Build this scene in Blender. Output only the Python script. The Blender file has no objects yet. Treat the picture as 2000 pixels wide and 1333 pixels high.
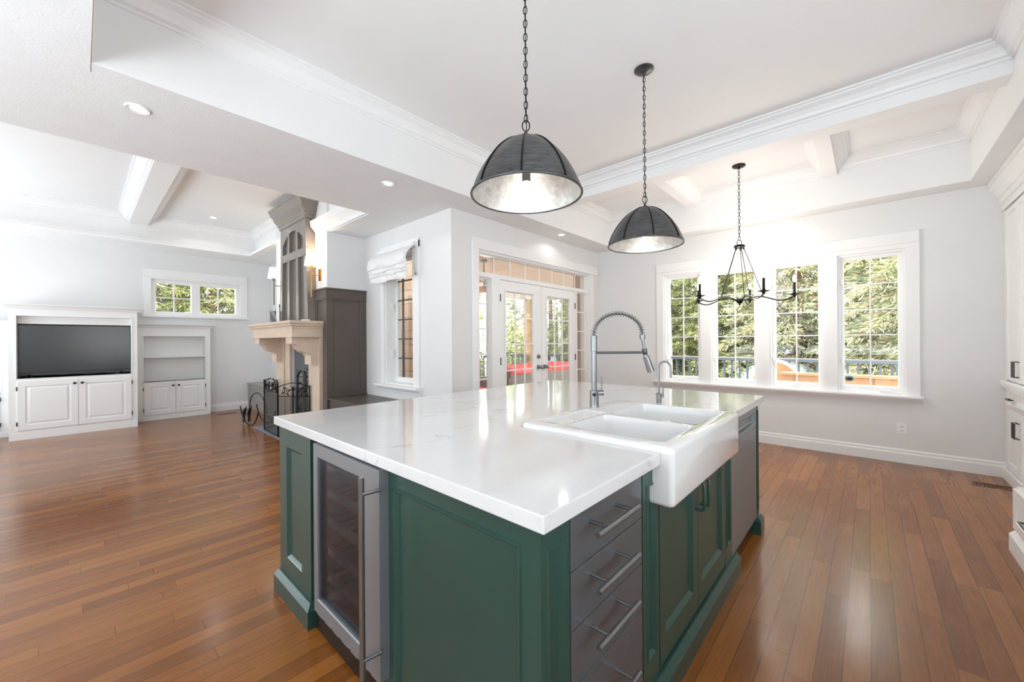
import bpy, bmesh, math, random
from mathutils import Vector, Matrix, Quaternion
from math import sin, cos, pi, radians as R_

# ------------------------------------------------------------------ camera, world, light, exposure
scene = bpy.context.scene
COL = scene.collection
YAW, ROLL, FPX = R_(42.2439), R_(-0.4096), 767.37
EYE = 1.30
fw = Vector((-sin(YAW), cos(YAW), 0)); rt = Vector((cos(YAW), sin(YAW), 0)); up = Vector((0, 0, 1))
rt2 = rt * cos(ROLL) + up * sin(ROLL); up2 = -rt * sin(ROLL) + up * cos(ROLL)
cam_d = bpy.data.cameras.new('camera'); cam = bpy.data.objects.new('camera', cam_d); COL.objects.link(cam)
cam.matrix_world = Matrix(((rt2.x, up2.x, -fw.x, 0), (rt2.y, up2.y, -fw.y, 0), (rt2.z, up2.z, -fw.z, EYE), (0, 0, 0, 1)))
cam_d.sensor_width = 36; cam_d.lens = FPX / 2000 * 36; cam_d.clip_start = 0.02; cam_d.clip_end = 200
scene.camera = cam
vs = scene.view_settings
scene.display_settings.display_device = 'sRGB'
vs.view_transform = 'Standard'; vs.look = 'None'; vs.gamma = 1; vs.use_curve_mapping = False
vs.exposure = 0.8
scene.cycles.use_denoising = True
scene.cycles.max_bounces = 10; scene.cycles.diffuse_bounces = 6; scene.cycles.glossy_bounces = 5
scene.cycles.transparent_max_bounces = 24; scene.cycles.sample_clamp_indirect = 6
world = bpy.data.worlds.new('overcast_sky'); scene.world = world; world.use_nodes = True
bg = world.node_tree.nodes['Background']; bg.inputs[0].default_value = (0.94, 0.97, 1.0, 1); bg.inputs[1].default_value = 6.5

def lamp(name, kind, loc, energy, color=(1, 1, 1), size=0.1, size_y=None, rot=(0, 0, 0), spread=None, shape=None):
    d = bpy.data.lights.new(name, kind); d.energy = energy; d.color = color
    if kind == 'AREA':
        d.shape = shape or ('RECTANGLE' if size_y else 'DISK'); d.size = size
        if size_y: d.size_y = size_y
        if spread: d.spread = spread
    elif kind in ('POINT', 'SPOT'):
        d.shadow_soft_size = size
    o = bpy.data.objects.new(name, d); o.location = loc; o.rotation_euler = rot; COL.objects.link(o)
    return o
# unseen fill lights added behind the camera, at right and beside the living room
lamp('kitchen_fill_light', 'AREA', (-1.0, -2.6, 1.0), 140, (0.79, 0.915, 1), 4.2, 1.6, (R_(172), 0, 0))
lamp('side_fill_light', 'AREA', (1.43, 0.9, 1.5), 16, (0.88, 0.95, 1), 1.9, 1.1, (R_(90), 0, R_(90)))
lamp('living_fill_light', 'AREA', (-7.3, -2.9, 1.0), 80, (0.85, 0.94, 1), 3.4, 1.6, (R_(143), 0, 0))

# ------------------------------------------------------------------ mesh helpers
class MB:
    def __init__(s): s.bm = bmesh.new()
    def _add(s, verts, faces):
        vs_ = [s.bm.verts.new(v) for v in verts]
        for f in faces:
            try: s.bm.faces.new([vs_[i] for i in f])
            except ValueError: pass
        return s
    def merge(s, bm2):
        me = bpy.data.meshes.new('tmp'); bm2.to_mesh(me); bm2.free(); s.bm.from_mesh(me); bpy.data.meshes.remove(me); return s
    def box(s, x0, x1, y0, y1, z0, z1, bev=0, seg=2):
        x0, x1 = min(x0, x1), max(x0, x1); y0, y1 = min(y0, y1), max(y0, y1); z0, z1 = min(z0, z1), max(z0, z1)
        V = [(x0, y0, z0), (x1, y0, z0), (x1, y1, z0), (x0, y1, z0), (x0, y0, z1), (x1, y0, z1), (x1, y1, z1), (x0, y1, z1)]
        F = [(3, 2, 1, 0), (4, 5, 6, 7), (0, 1, 5, 4), (1, 2, 6, 5), (2, 3, 7, 6), (3, 0, 4, 7)]
        if not bev: return s._add(V, F)
        b = bmesh.new(); vv = [b.verts.new(v) for v in V]
        for f in F: b.faces.new([vv[i] for i in f])
        bmesh.ops.bevel(b, geom=b.edges[:], offset=bev, segments=seg, profile=0.6, affect='EDGES', clamp_overlap=True)
        return s.merge(b)
    def tube(s, pts, r, n=8, closed=False, cap=True, flat=None):
        pts = [Vector(p) for p in pts]; N = len(pts); rr = r if hasattr(r, '__len__') else [r] * N
        tang = []
        for i in range(N):
            a = pts[(i - 1) % N] if (closed or i > 0) else pts[i]
            b = pts[(i + 1) % N] if (closed or i < N - 1) else pts[i]
            t = (b - a); tang.append(t.normalized() if t.length > 1e-9 else Vector((0, 0, 1)))
        t0 = tang[0]; ref = Vector((0, 0, 1)) if abs(t0.z) < 0.9 else Vector((1, 0, 0))
        u = t0.cross(ref).normalized(); V = []; 
        for i in range(N):
            if i: u = tang[i - 1].rotation_difference(tang[i]) @ u
            u = (u - tang[i] * u.dot(tang[i])).normalized(); w = tang[i].cross(u)
            for k in range(n):
                a = 2 * pi * k / n
                V.append(pts[i] + (u * cos(a) + w * sin(a)) * rr[i])
        F = []
        for i in range(N if closed else N - 1):
            j = (i + 1) % N
            for k in range(n):
                l = (k + 1) % n; F.append((i * n + k, i * n + l, j * n + l, j * n + k))
        if cap and not closed:
            F.append(tuple(range(n))[::-1]); F.append(tuple((N - 1) * n + k for k in range(n)))
        return s._add(V, F)
    def cyl(s, p0, p1, r0, r1=None, n=16):
        return s.tube([p0, p1], [r0, r0 if r1 is None else r1], n)
    def lathe(s, prof, c=(0, 0, 0), n=32, axis=(0, 0, 1), cap=False):
        q = Vector((0, 0, 1)).rotation_difference(Vector(axis)); c = Vector(c); V = []; F = []
        for r, z in prof:
            for k in range(n):
                a = 2 * pi * k / n; V.append(c + q @ Vector((r * cos(a), r * sin(a), z)))
        for i in range(len(prof) - 1):
            for k in range(n):
                l = (k + 1) % n; F.append((i * n + k, i * n + l, (i + 1) * n + l, (i + 1) * n + k))
        if cap:
            F.append(tuple(range(n))[::-1]); F.append(tuple((len(prof) - 1) * n + k for k in range(n)))
        return s._add(V, F)
    def sphere(s, c, r, n=16, sc=(1, 1, 1)):
        b = bmesh.new(); bmesh.ops.create_uvsphere(b, u_segments=n, v_segments=max(6, n // 2), radius=r)
        bmesh.ops.scale(b, vec=sc, verts=b.verts[:]); bmesh.ops.translate(b, vec=c, verts=b.verts[:]); return s.merge(b)
    def prism(s, poly, F, d0, d1, bev=0):
        n = len(poly)
        V = [F(u, v, d0) for u, v in poly] + [F(u, v, d1) for u, v in poly]
        fs = [tuple(range(n))[::-1], tuple(range(n, 2 * n))] + [(i, (i + 1) % n, n + (i + 1) % n, n + i) for i in range(n)]
        if not bev: return s._add(V, fs)
        b = bmesh.new(); vv = [b.verts.new(v) for v in V]
        for f in fs: b.faces.new([vv[i] for i in f])
        bmesh.ops.bevel(b, geom=b.edges[:], offset=bev, segments=2, profile=0.6, affect='EDGES', clamp_overlap=True)
        return s.merge(b)
    def rings(s, F, u0, u1, v0, v1, seq, cap=True, back=False):
        V = []; fs = []
        for ins, d in seq:
            V += [F(u0 + ins, v0 + ins, d), F(u1 - ins, v0 + ins, d), F(u1 - ins, v1 - ins, d), F(u0 + ins, v1 - ins, d)]
        for i in range(len(seq) - 1):
            for k in range(4):
                l = (k + 1) % 4; fs.append((i * 4 + k, i * 4 + l, i * 4 + 4 + l, i * 4 + 4 + k))
        m = (len(seq) - 1) * 4
        if cap: fs.append((m, m + 1, m + 2, m + 3))
        if back: fs.append((3, 2, 1, 0))
        return s._add(V, fs)
    def frame(s, F, u0, u1, v0, v1, w, d0, d1, ch=0.0):
        """picture frame: outer rect, width w (or l,r,b,t), from depth d0 to d1, inner edge chamfered by ch"""
        l, r, b, t = w if hasattr(w, '__len__') else (w, w, w, w)
        o = [(u0, v0), (u1, v0), (u1, v1), (u0, v1)]; i_ = [(u0 + l, v0 + b), (u1 - r, v0 + b), (u1 - r, v1 - t), (u0 + l, v1 - t)]
        c_ = [(u0 + l - ch, v0 + b - ch), (u1 - r + ch, v0 + b - ch), (u1 - r + ch, v1 - t + ch), (u0 + l - ch, v1 - t + ch)]
        V = [F(*p, d0) for p in o] + [F(*p, d1) for p in o] + [F(*p, d1) for p in c_] + [F(*p, d1 - ch) for p in i_] + [F(*p, d0) for p in i_]
        fs = []
        for a in range(5):
            b_ = (a + 1) % 5
            for k in range(4):
                l_ = (k + 1) % 4; fs.append((a * 4 + k, a * 4 + l_, b_ * 4 + l_, b_ * 4 + k))
        return s._add(V, fs)
    def sweep(s, path, prof, F=lambda u, v, w: (u, v, w), closed=False):
        """profile polygon (d, w): d = offset to the left of the path in its plane, w = across"""
        P = [Vector(p) for p in path]; n = len(P); m = len(prof)
        def nrm(a, b): t = (b - a).normalized(); return Vector((-t.y, t.x))
        V = []
        for i in range(n):
            na = nrm(P[i - 1], P[i]) if (closed or i > 0) else None
            nb = nrm(P[i], P[(i + 1) % n]) if (closed or i < n - 1) else None
            na = na or nb; nb = nb or na
            q = (na + nb); q = q / max(0.15, q.dot(na)) 
            for d, w in prof: V.append(F(P[i].x + q.x * d, P[i].y + q.y * d, w))
        fs = []
        for i in range(n if closed else n - 1):
            j = (i + 1) % n
            for k in range(m):
                l = (k + 1) % m; fs.append((i * m + k, i * m + l, j * m + l, j * m + k))
        if not closed: fs += [tuple(range(m)), tuple((n - 1) * m + k for k in range(m))[::-1]]
        return s._add(V, fs)

def FYm(y0): return lambda u, v, d: (u, y0 - d, v)      # faces -y
def FXp(x0): return lambda u, v, d: (x0 + d, u, v)      # faces +x
def FXm(x0): return lambda u, v, d: (x0 - d, -u, v)     # faces -x
def FYp(y0): return lambda u, v, d: (u, y0 + d, v)      # faces +y

def obj(name, mb, mat, parent=None, smooth=None, origin=None):
    bm = mb.bm
    root = parent
    while root is not None and root.parent is not None: root = root.parent
    o0 = Vector(origin) if origin else (Vector(root.location) if root is not None else Vector((0, 0, 0)))
    if o0.length: bmesh.ops.translate(bm, vec=-o0, verts=bm.verts[:])
    bmesh.ops.recalc_face_normals(bm, faces=bm.faces[:])
    me = bpy.data.meshes.new(name); bm.to_mesh(me); bm.free()
    me.materials.append(mat)
    if smooth:
        me.shade_smooth(); me.set_sharp_from_angle(angle=R_(smooth))
    o = bpy.data.objects.new(name, me); COL.objects.link(o)
    if parent is not None: o.parent = parent
    elif origin: o.location = origin
    return o
def thing(name, label, cat, loc=(0, 0, 0), group=None, rotz=0):
    o = bpy.data.objects.new(name, None); o.empty_display_size = 0.1; COL.objects.link(o)
    o.location = loc; o.rotation_euler = (0, 0, rotz); o['label'] = label; o['category'] = cat
    if group: o['group'] = group
    return o
def tag(o, label, cat, group=None, kind=None):
    o['label'] = label; o['category'] = cat
    if group: o['group'] = group
    if kind: o['kind'] = kind
    return o
def struct(name, mb, mat, parent=None, smooth=None, origin=None):
    o = obj(name, mb, mat, parent, smooth, origin)
    if parent is None: o['kind'] = 'structure'
    return o
def struct_root(name, loc=(0, 0, 0)):
    o = bpy.data.objects.new(name, None); COL.objects.link(o); o.location = loc; o['kind'] = 'structure'; return o
def dup(root, loc, label=None, group=None, rotz=None):
    r = root.copy(); COL.objects.link(r); r.location = loc
    if rotz is not None: r.rotation_euler = (0, 0, rotz)
    if label: r['label'] = label
    if group: r['group'] = group
    for ch in list(root.children):
        c = ch.copy(); COL.objects.link(c); c.parent = r
        for g in ch.children:
            d = g.copy(); COL.objects.link(d); d.parent = c
    return r

# ------------------------------------------------------------------ materials
def lin(h):
    if isinstance(h, str): h = tuple(int(h[i:i + 2], 16) / 255 for i in (0, 2, 4))
    return tuple(c / 12.92 if c <= 0.04045 else ((c + 0.055) / 1.055) ** 2.4 for c in h) + (1,)
class NT:
    def __init__(s, name):
        s.m = bpy.data.materials.new(name); s.m.use_nodes = True; s.t = s.m.node_tree; s.p = s.t.nodes['Principled BSDF']; s.out = s.t.nodes['Material Output']
    def n(s, t, **kw):
        x = s.t.nodes.new(t)
        for k, v in kw.items(): setattr(x, k, v)
        return x
    def l(s, a, b): s.t.links.new(a, b)
    def val(s, sock, v):
        if hasattr(v, 'is_linked') or hasattr(v, 'links'): s.l(v, sock)
        else: sock.default_value = v
    def math(s, op, a, b=0.0, c=None):
        x = s.n('ShaderNodeMath', operation=op); s.val(x.inputs[0], a); s.val(x.inputs[1], b)
        if c is not None: s.val(x.inputs[2], c)
        return x.outputs[0]
    def coord(s, scale=(1, 1, 1), kind='Object', rot=(0, 0, 0)):
        tc = s.n('ShaderNodeTexCoord'); mp = s.n('ShaderNodeMapping'); mp.inputs['Scale'].default_value = scale; mp.inputs['Rotation'].default_value = rot
        s.l(tc.outputs[kind], mp.inputs[0]); return mp.outputs[0]
    def noise(s, vec, scale, detail=4, rough=0.55, dist=0.0):
        x = s.n('ShaderNodeTexNoise'); x.inputs['Scale'].default_value = scale; x.inputs['Detail'].default_value = detail
        x.inputs['Roughness'].default_value = rough; x.inputs['Distortion'].default_value = dist
        if vec is not None: s.l(vec, x.inputs['Vector'])
        return x.outputs['Fac']
    def ramp(s, fac, stops, interp='LINEAR'):
        x = s.n('ShaderNodeValToRGB'); e = x.color_ramp.elements; x.color_ramp.interpolation = interp
        while len(e) < len(stops): e.new(0.5)
        for i, (p, c) in enumerate(stops): e[i].position = p; e[i].color = c if len(c) == 4 else tuple(c) + (1,)
        s.l(fac, x.inputs[0]); return x.outputs[0]
    def mix(s, fac, a, b, mode='MIX'):
        x = s.n('ShaderNodeMix', data_type='RGBA', blend_type=mode); s.val(x.inputs[0], fac); s.val(x.inputs[6], a); s.val(x.inputs[7], b); return x.outputs[2]
    def bump(s, h, strength=0.2, dist=0.01):
        x = s.n('ShaderNodeBump'); x.inputs['Strength'].default_value = strength; x.inputs['Distance'].default_value = dist
        s.l(h, x.inputs['Height']); s.l(x.outputs[0], s.p.inputs['Normal']); return x.outputs[0]
    def set(s, **kw):
        names = dict(color='Base Color', rough='Roughness', metal='Metallic', spec='Specular IOR Level', coat='Coat Weight', coatr='Coat Roughness', trans='Transmission Weight', ior='IOR', em='Emission Color', ems='Emission Strength', sheen='Sheen Weight', aniso='Anisotropic')
        for k, v in kw.items(): s.val(s.p.inputs[names[k]], v)
        return s
def plain(name, h, rough=0.5, metal=0.0, var=0.04, vscale=3.0, bump=0.0, bscale=60, **kw):
    t = NT(name); c = lin(h); v = t.coord()
    f = t.noise(v, vscale, 3)
    d = tuple(x * (1 - var) for x in c[:3]) + (1,); b = tuple(min(1, x * (1 + var)) for x in c[:3]) + (1,)
    t.set(color=t.ramp(f, [(0.3, d), (0.7, b)]), rough=rough, metal=metal, **kw)
    if bump: t.bump(t.noise(v, bscale, 3), bump, 0.004)
    return t.m
M = {}
M['wall'] = plain('wall_paint', 'e4e4e4', 0.6, var=0.01, bump=0.03, bscale=220)
M['ceil'] = plain('ceiling_paint', 'ededed', 0.7, var=0.01, bump=0.03, bscale=150)
M['soffit'] = plain('textured_ceiling_paint', 'e9e9e9', 0.75, var=0.02, vscale=4, bump=0.3, bscale=80)
M['trim'] = plain('trim_paint', 'efefef', 0.35, var=0.008)
M['cab'] = plain('cabinet_white_paint', 'eeeeed', 0.3, var=0.01)
M['green'] = plain('island_green_paint', '264841', 0.3, var=0.06, vscale=2.2, bump=0.03, bscale=40, coat=0.2, coatr=0.2)
M['taupe'] = plain('taupe_brown_paint', '5a5049', 0.35, var=0.06)
M['hood'] = plain('grey_hood_paint', '7d756f', 0.22, var=0.05, coat=0.8, coatr=0.15)
M['hood_gap_shade'] = plain('batten_gap_shade', '4a4642', 0.4)  # darker hood copy for the shade between battens, not applied
M['bench'] = plain('grey_taupe_bench_paint', '9a948d', 0.35)
M['stone'] = plain('cast_stone', 'd2beaa', 0.65, var=0.07, vscale=6, bump=0.12, bscale=90)
M['slate'] = plain('blue_slate', '7d8698', 0.5, var=0.25, vscale=14, bump=0.2, bscale=30)
M['iron'] = plain('black_iron', '1b1a1a', 0.45, 0.6, var=0.2, vscale=20, bump=0.1, bscale=80)
M['gunmetal'] = plain('dark_insert_metal', '707176', 0.42, 0.5, var=0.12)
M['firebox'] = plain('soot_and_vent_shade', '2a2827', 0.8, var=0.3)  # firebox soot tone, reused as painted shade in the floor vents
M['chrome'] = plain('brushed_nickel', '8b8b8c', 0.28, 0.85, var=0.05, vscale=10)
M['pull'] = plain('dark_pewter_pull', '5f5f60', 0.35, 0.9)
M['knob'] = plain('dark_bronze_knob', '3a3838', 0.35, 0.7)
M['brass'] = plain('aged_brass', 'c8964b', 0.25, 1.0)
M['black'] = plain('black_plastic', '121212', 0.35)
M['tvgrey'] = plain('dark_grey_plastic', '3c3d3f', 0.4)
M['ceramic'] = plain('white_fireclay', 'dad9d8', 0.08, var=0.005, coat=0.6, coatr=0.04)
M['white_plastic'] = plain('white_plastic', 'f0f0f0', 0.35, var=0.01)
M['fabric'] = plain('white_linen', 'ececec', 0.9, var=0.03, vscale=20, bump=0.2, bscale=300)
M['greyobj'] = plain('grey_ceramic', '8d8e90', 0.5)
M['red'] = plain('red_outdoor_cloth', 'd8403c', 0.85, var=0.1, vscale=5, bump=0.2, bscale=120)
M['cedar'] = plain('cedar_wood', 'a98260', 0.6, var=0.12, vscale=5)
M['tanwall'] = plain('tan_stucco', 'b59a78', 0.8, var=0.08, bump=0.2, bscale=120)
M['railing'] = plain('blue_grey_railing', '4b545b', 0.5, var=0.05)
M['cover'] = plain('blue_grey_cover_cloth', '8c9bab', 0.8, var=0.1)
M['poolblue'] = plain('pale_blue_dome_cloth', 'dce9f2', 0.6, var=0.03)
M['dgreen'] = plain('dark_green_glass', '2c4643', 0.25)
M['copper'] = plain('copper_shade', 'd69a78', 0.35, 0.6)
M['lawn'] = plain('lawn_soil', '6f6a4c', 0.9, var=0.35, vscale=8)
M['brown_leaf'] = plain('outlet_slot', '3a3a3a', 0.5)

def emis(name, h, s):
    t = NT(name); t.set(color=lin(h), em=lin(h), ems=s, rough=0.5); return t.m
M['bulb'] = emis('lit_bulb', 'fff3e2', 14)
M['bulbw'] = emis('lit_candle_bulb', 'ffe6c4', 12)
M['dl'] = emis('lit_downlight', 'ffffff', 4)
M['shade_lit'] = emis('lit_lamp_shade', 'fff1dd', 1.6)

def glass(name, tint=(1, 1, 1), refl=1.0, rough=0.0):
    t = NT(name); t.t.nodes.remove(t.p)
    tr = t.n('ShaderNodeBsdfTransparent'); tr.inputs[0].default_value = tuple(tint) + (1,)
    gl = t.n('ShaderNodeBsdfGlossy'); gl.inputs['Roughness'].default_value = rough
    fr = t.n('ShaderNodeFresnel'); fr.inputs[0].default_value = 1.45
    mx = t.n('ShaderNodeMixShader'); t.l(t.math('MULTIPLY', fr.outputs[0], refl), mx.inputs[0]); t.l(tr.outputs[0], mx.inputs[1]); t.l(gl.outputs[0], mx.inputs[2]); t.l(mx.outputs[0], t.out.inputs[0])
    return t.m
M['glass'] = glass('window_glass', (0.97, 0.98, 0.97), 0.35)
M['dkglass'] = glass('smoked_glass', (0.62, 0.63, 0.66), 0.35, 0.04)
M['fireglass'] = glass('fire_door_glass', (0.55, 0.52, 0.5), 3.0, 0.05)
def mesh_screen():
    t = NT('black_wire_mesh'); t.t.nodes.remove(t.p)
    tr = t.n('ShaderNodeBsdfTransparent'); df = t.n('ShaderNodeBsdfDiffuse'); df.inputs[0].default_value = (0.09, 0.09, 0.09, 1)
    mx = t.n('ShaderNodeMixShader'); mx.inputs[0].default_value = 0.5; t.l(tr.outputs[0], mx.inputs[1]); t.l(df.outputs[0], mx.inputs[2]); t.l(mx.outputs[0], t.out.inputs[0]); return t.m
M['mesh'] = mesh_screen()

def wood_floor():
    t = NT('oak_floor'); v = t.coord()
    sp = t.n('ShaderNodeSeparateXYZ'); t.l(v, sp.inputs[0]); x, y = sp.outputs[0], sp.outputs[1]
    W, L = 0.083, 1.05
    row = t.math('FLOOR', t.math('DIVIDE', x, W))
    wn = t.n('ShaderNodeTexWhiteNoise', noise_dimensions='1D'); t.l(row, wn.inputs['W'])
    ty = t.math('ADD', t.math('DIVIDE', y, L), t.math('MULTIPLY', wn.outputs[0], 7.3))
    colm = t.math('FLOOR', ty)
    cv = t.n('ShaderNodeCombineXYZ'); t.l(row, cv.inputs[0]); t.l(colm, cv.inputs[1])
    w2 = t.n('ShaderNodeTexWhiteNoise', noise_dimensions='2D'); t.l(cv.outputs[0], w2.inputs['Vector'])
    rnd = w2.outputs[0]
    # grain, offset per board
    off = t.n('ShaderNodeCombineXYZ'); t.l(t.math('MULTIPLY', rnd, 37.0), off.inputs[2]); t.l(t.math('MULTIPLY', rnd, 11.0), off.inputs[1])
    ad = t.n('ShaderNodeVectorMath', operation='ADD'); t.l(v, ad.inputs[0]); t.l(off.outputs[0], ad.inputs[1])
    mp = t.n('ShaderNodeMapping'); mp.inputs['Scale'].default_value = (13, 1.6, 1); t.l(ad.outputs[0], mp.inputs[0])
    g1 = t.noise(mp.outputs[0], 1.3, 4, 0.55, 0.8)
    mp2 = t.n('ShaderNodeMapping'); mp2.inputs['Scale'].default_value = (160, 5, 1); t.l(ad.outputs[0], mp2.inputs[0])
    g2 = t.noise(mp2.outputs[0], 1.0, 3, 0.6)
    big = t.noise(v, 0.9, 2)
    f = t.math('ADD', t.math('MULTIPLY', rnd, 0.25), t.math('ADD', t.math('MULTIPLY', g1, 0.16), t.math('ADD', t.math('MULTIPLY', g2, 0.3), t.math('MULTIPLY', big, 0.2))))
    c = t.ramp(f, [(0.2, lin('633917')), (0.42, lin('834d1e')), (0.58, lin('965d26')), (0.82, lin('b07435'))])
    fx = t.math('FRACT', t.math('DIVIDE', x, W)); fy = t.math('FRACT', ty)
    gx = t.math('MINIMUM', fx, t.math('SUBTRACT', 1.0, fx)); gy = t.math('MINIMUM', fy, t.math('SUBTRACT', 1.0, fy))
    gap = t.math('MAXIMUM', t.math('LESS_THAN', gx, 0.016), t.math('LESS_THAN', gy, 0.0011))
    c = t.mix(t.math('MULTIPLY', gap, 0.75), c, lin('3a1e0e'))
    t.set(color=c, rough=t.math('ADD', 0.14, t.math('MULTIPLY', g1, 0.16)), coat=0.06, coatr=0.12, spec=0.42)
    t.bump(t.math('SUBTRACT', t.math('MULTIPLY', g2, 0.25), t.math('MULTIPLY', gap, 0.7)), 0.12, 0.002)
    return t.m
M['floor'] = wood_floor()
def quartz():
    t = NT('veined_white_quartz'); v = t.coord(rot=(0, 0, 0.75), scale=(1, 0.45, 1))
    n1 = t.noise(v, 1.15, 5, 0.62, 0.5); n2 = t.noise(v, 2.6, 4, 0.6, 0.8)
    a = t.math('ABSOLUTE', t.math('SUBTRACT', n1, 0.5)); b = t.math('ABSOLUTE', t.math('SUBTRACT', n2, 0.47))
    va = t.ramp(a, [(0.0, (1, 1, 1)), (0.007, (0, 0, 0))]); vb = t.ramp(b, [(0.0, (0.45, 0.45, 0.45)), (0.004, (0, 0, 0))])
    msk = t.ramp(t.noise(v, 1.4, 2), [(0.42, (0, 0, 0)), (0.6, (1, 1, 1))])
    s_ = t.mix(msk, (0, 0, 0, 1), t.mix(1.0, va, vb, 'ADD'))
    cl = t.noise(v, 1.7, 3)
    base = t.ramp(cl, [(0.3, lin('d2d1d1')), (0.7, lin('dad9d9'))])
    c = t.mix(t.math('MULTIPLY', s_, 0.55), base, lin('a5a5a8'))
    t.set(color=c, rough=0.1, coat=0.3, coatr=0.05); return t.m
M['quartz'] = quartz()
def steel(name, h, rough=0.28, sc=(2, 2, 220)):
    t = NT(name); v = t.coord(scale=sc); n = t.noise(v, 1.0, 3)
    t.set(color=lin(h), metal=0.5, rough=t.math('ADD', rough - 0.05, t.math('MULTIPLY', n, 0.12)), aniso=0.4)
    t.bump(n, 0.03, 0.002); return t.m
M['steel'] = steel('brushed_steel', '8f9498', 0.3)
M['steeldk'] = steel('dark_brushed_steel', '6d7276', 0.22)
M['shade'] = None
def shade_metal(name, stops, rough, sc):
    t = NT(name); v = t.coord(scale=sc); n = t.noise(v, 3.0, 5, 0.65); n2 = t.noise(t.coord(), 9, 3)
    f = t.math('ADD', t.math('MULTIPLY', n, 0.7), t.math('MULTIPLY', n2, 0.3))
    t.set(color=t.ramp(f, stops), metal=0.75, rough=rough); t.bump(n, 0.06, 0.003); return t.m
M['shade'] = shade_metal('brushed_dark_pewter', [(0.3, lin('303031')), (0.72, lin('7a7a7b'))], 0.38, (5, 5, 60))
M['silver'] = shade_metal('silver_leaf', [(0.3, lin('9a9a99')), (0.7, lin('d4d4d2'))], 0.45, (10, 10, 10))
def tv_screen():
    t = NT('black_tv_glass'); t.set(color=lin('161617'), rough=0.2, spec=0.8); return t.m
M['tv'] = tv_screen()
def blocks(name, stops, w, h, mortar, msz=0.012, axis='xz', off=0.5):
    t = NT(name); tc = t.n('ShaderNodeTexCoord'); sp = t.n('ShaderNodeSeparateXYZ'); t.l(tc.outputs['Object'], sp.inputs[0])
    cb = t.n('ShaderNodeCombineXYZ'); i = {'x': 0, 'y': 1, 'z': 2}; t.l(sp.outputs[i[axis[0]]], cb.inputs[0]); t.l(sp.outputs[i[axis[1]]], cb.inputs[1])
    br = t.n('ShaderNodeTexBrick'); br.offset = off; t.l(cb.outputs[0], br.inputs['Vector'])
    br.inputs['Scale'].default_value = 1; br.inputs['Brick Width'].default_value = w; br.inputs['Row Height'].default_value = h; br.inputs['Mortar Size'].default_value = msz
    br.inputs['Color1'].default_value = stops[0]; br.inputs['Color2'].default_value = stops[1]; br.inputs['Mortar'].default_value = mortar
    n = t.noise(tc.outputs['Object'], 14, 4)
    c = t.mix(0.35, br.outputs[0], t.ramp(n, [(0.3, stops[0]), (0.7, stops[1])]))
    t.set(color=c, rough=0.8); t.bump(t.math('SUBTRACT', n, br.outputs['Fac']), 0.5, 0.02); return t.m
M['stonewall'] = blocks('beige_stone_blocks', [lin('c9ab8c'), lin('ead5bd')], 0.42, 0.21, lin('a98f74'), 0.01)
M['porchceil'] = blocks('pale_wood_planks', [lin('f6ddc8'), lin('fdeee0')], 2.4, 0.12, lin('dcb898'), 0.006, 'yx')
M['deck'] = blocks('grey_deck_boards', [lin('b5aea5'), lin('c8c1b7')], 3.0, 0.14, lin('4a443d'), 0.008, 'yx')
def wicker():
    t = NT('grey_brown_wicker'); v = t.coord()
    w = t.n('ShaderNodeTexChecker'); w.inputs['Scale'].default_value = 55; t.l(v, w.inputs[0]); w.inputs['Color1'].default_value = lin('8b8278'); w.inputs['Color2'].default_value = lin('3f3833')
    t.set(color=w.outputs[0], rough=0.6); return t.m
M['wicker'] = wicker()
def birch():
    t = NT('pale_birch_bark'); v = t.coord(scale=(3, 3, 14)); n = t.noise(v, 1.5, 5, 0.7)
    t.set(color=t.ramp(n, [(0.36, lin('8a8680')), (0.47, lin('b5b2ac')), (0.7, lin('d2d1cd'))]), rough=0.8); t.bump(n, 0.3, 0.01); return t.m
M['birch'] = birch()
M['bark'] = plain('brown_bark', '6b5545', 0.9, var=0.3, vscale=12, bump=0.5, bscale=25)
M['twig'] = plain('dry_brown_twig', '8f745c', 0.9, var=0.3, vscale=9)
def needles(name, stops):
    t = NT(name); g = t.n('ShaderNodeNewGeometry'); n = t.noise(t.coord(), 1.2, 3)
    f = t.math('ADD', t.math('MULTIPLY', g.outputs['Random Per Island'], 0.55), t.math('MULTIPLY', n, 0.5))
    t.set(color=t.ramp(f, stops), rough=0.7); return t.m
M['spruce'] = needles('spruce_needles', [(0.2, lin('56613c')), (0.38, lin('7f8a58')), (0.52, lin('a0906a')), (0.66, lin('b0a482')), (0.78, lin('b4c4a8')), (0.9, lin('c9d9cd'))])
M['olive'] = needles('olive_needles', [(0.2, lin('475433')), (0.45, lin('6f7a48')), (0.7, lin('99955f')), (0.9, lin('c5c48c'))])
M['ygreen'] = needles('yellow_green_leaves', [(0.2, lin('6f7c3c')), (0.5, lin('a9b062')), (0.9, lin('e6e6ae'))])

# ------------------------------------------------------------------ room shell
XD, YW, YB, XP, YP, XT = -3.323, 5.772, 2.696, -5.213, 2.17, -9.2
ZS, ZT = 2.743, 3.22
XF, XR, YF, YN = -2.95, 0.705, 5.5, 0.05
XL, ZL = -4.15, 3.35       # living tray edge and ceiling

struct('floor', MB().box(-9.4, 1.7, -3.6, 5.95, -0.12, 0), M['floor'])

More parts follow.
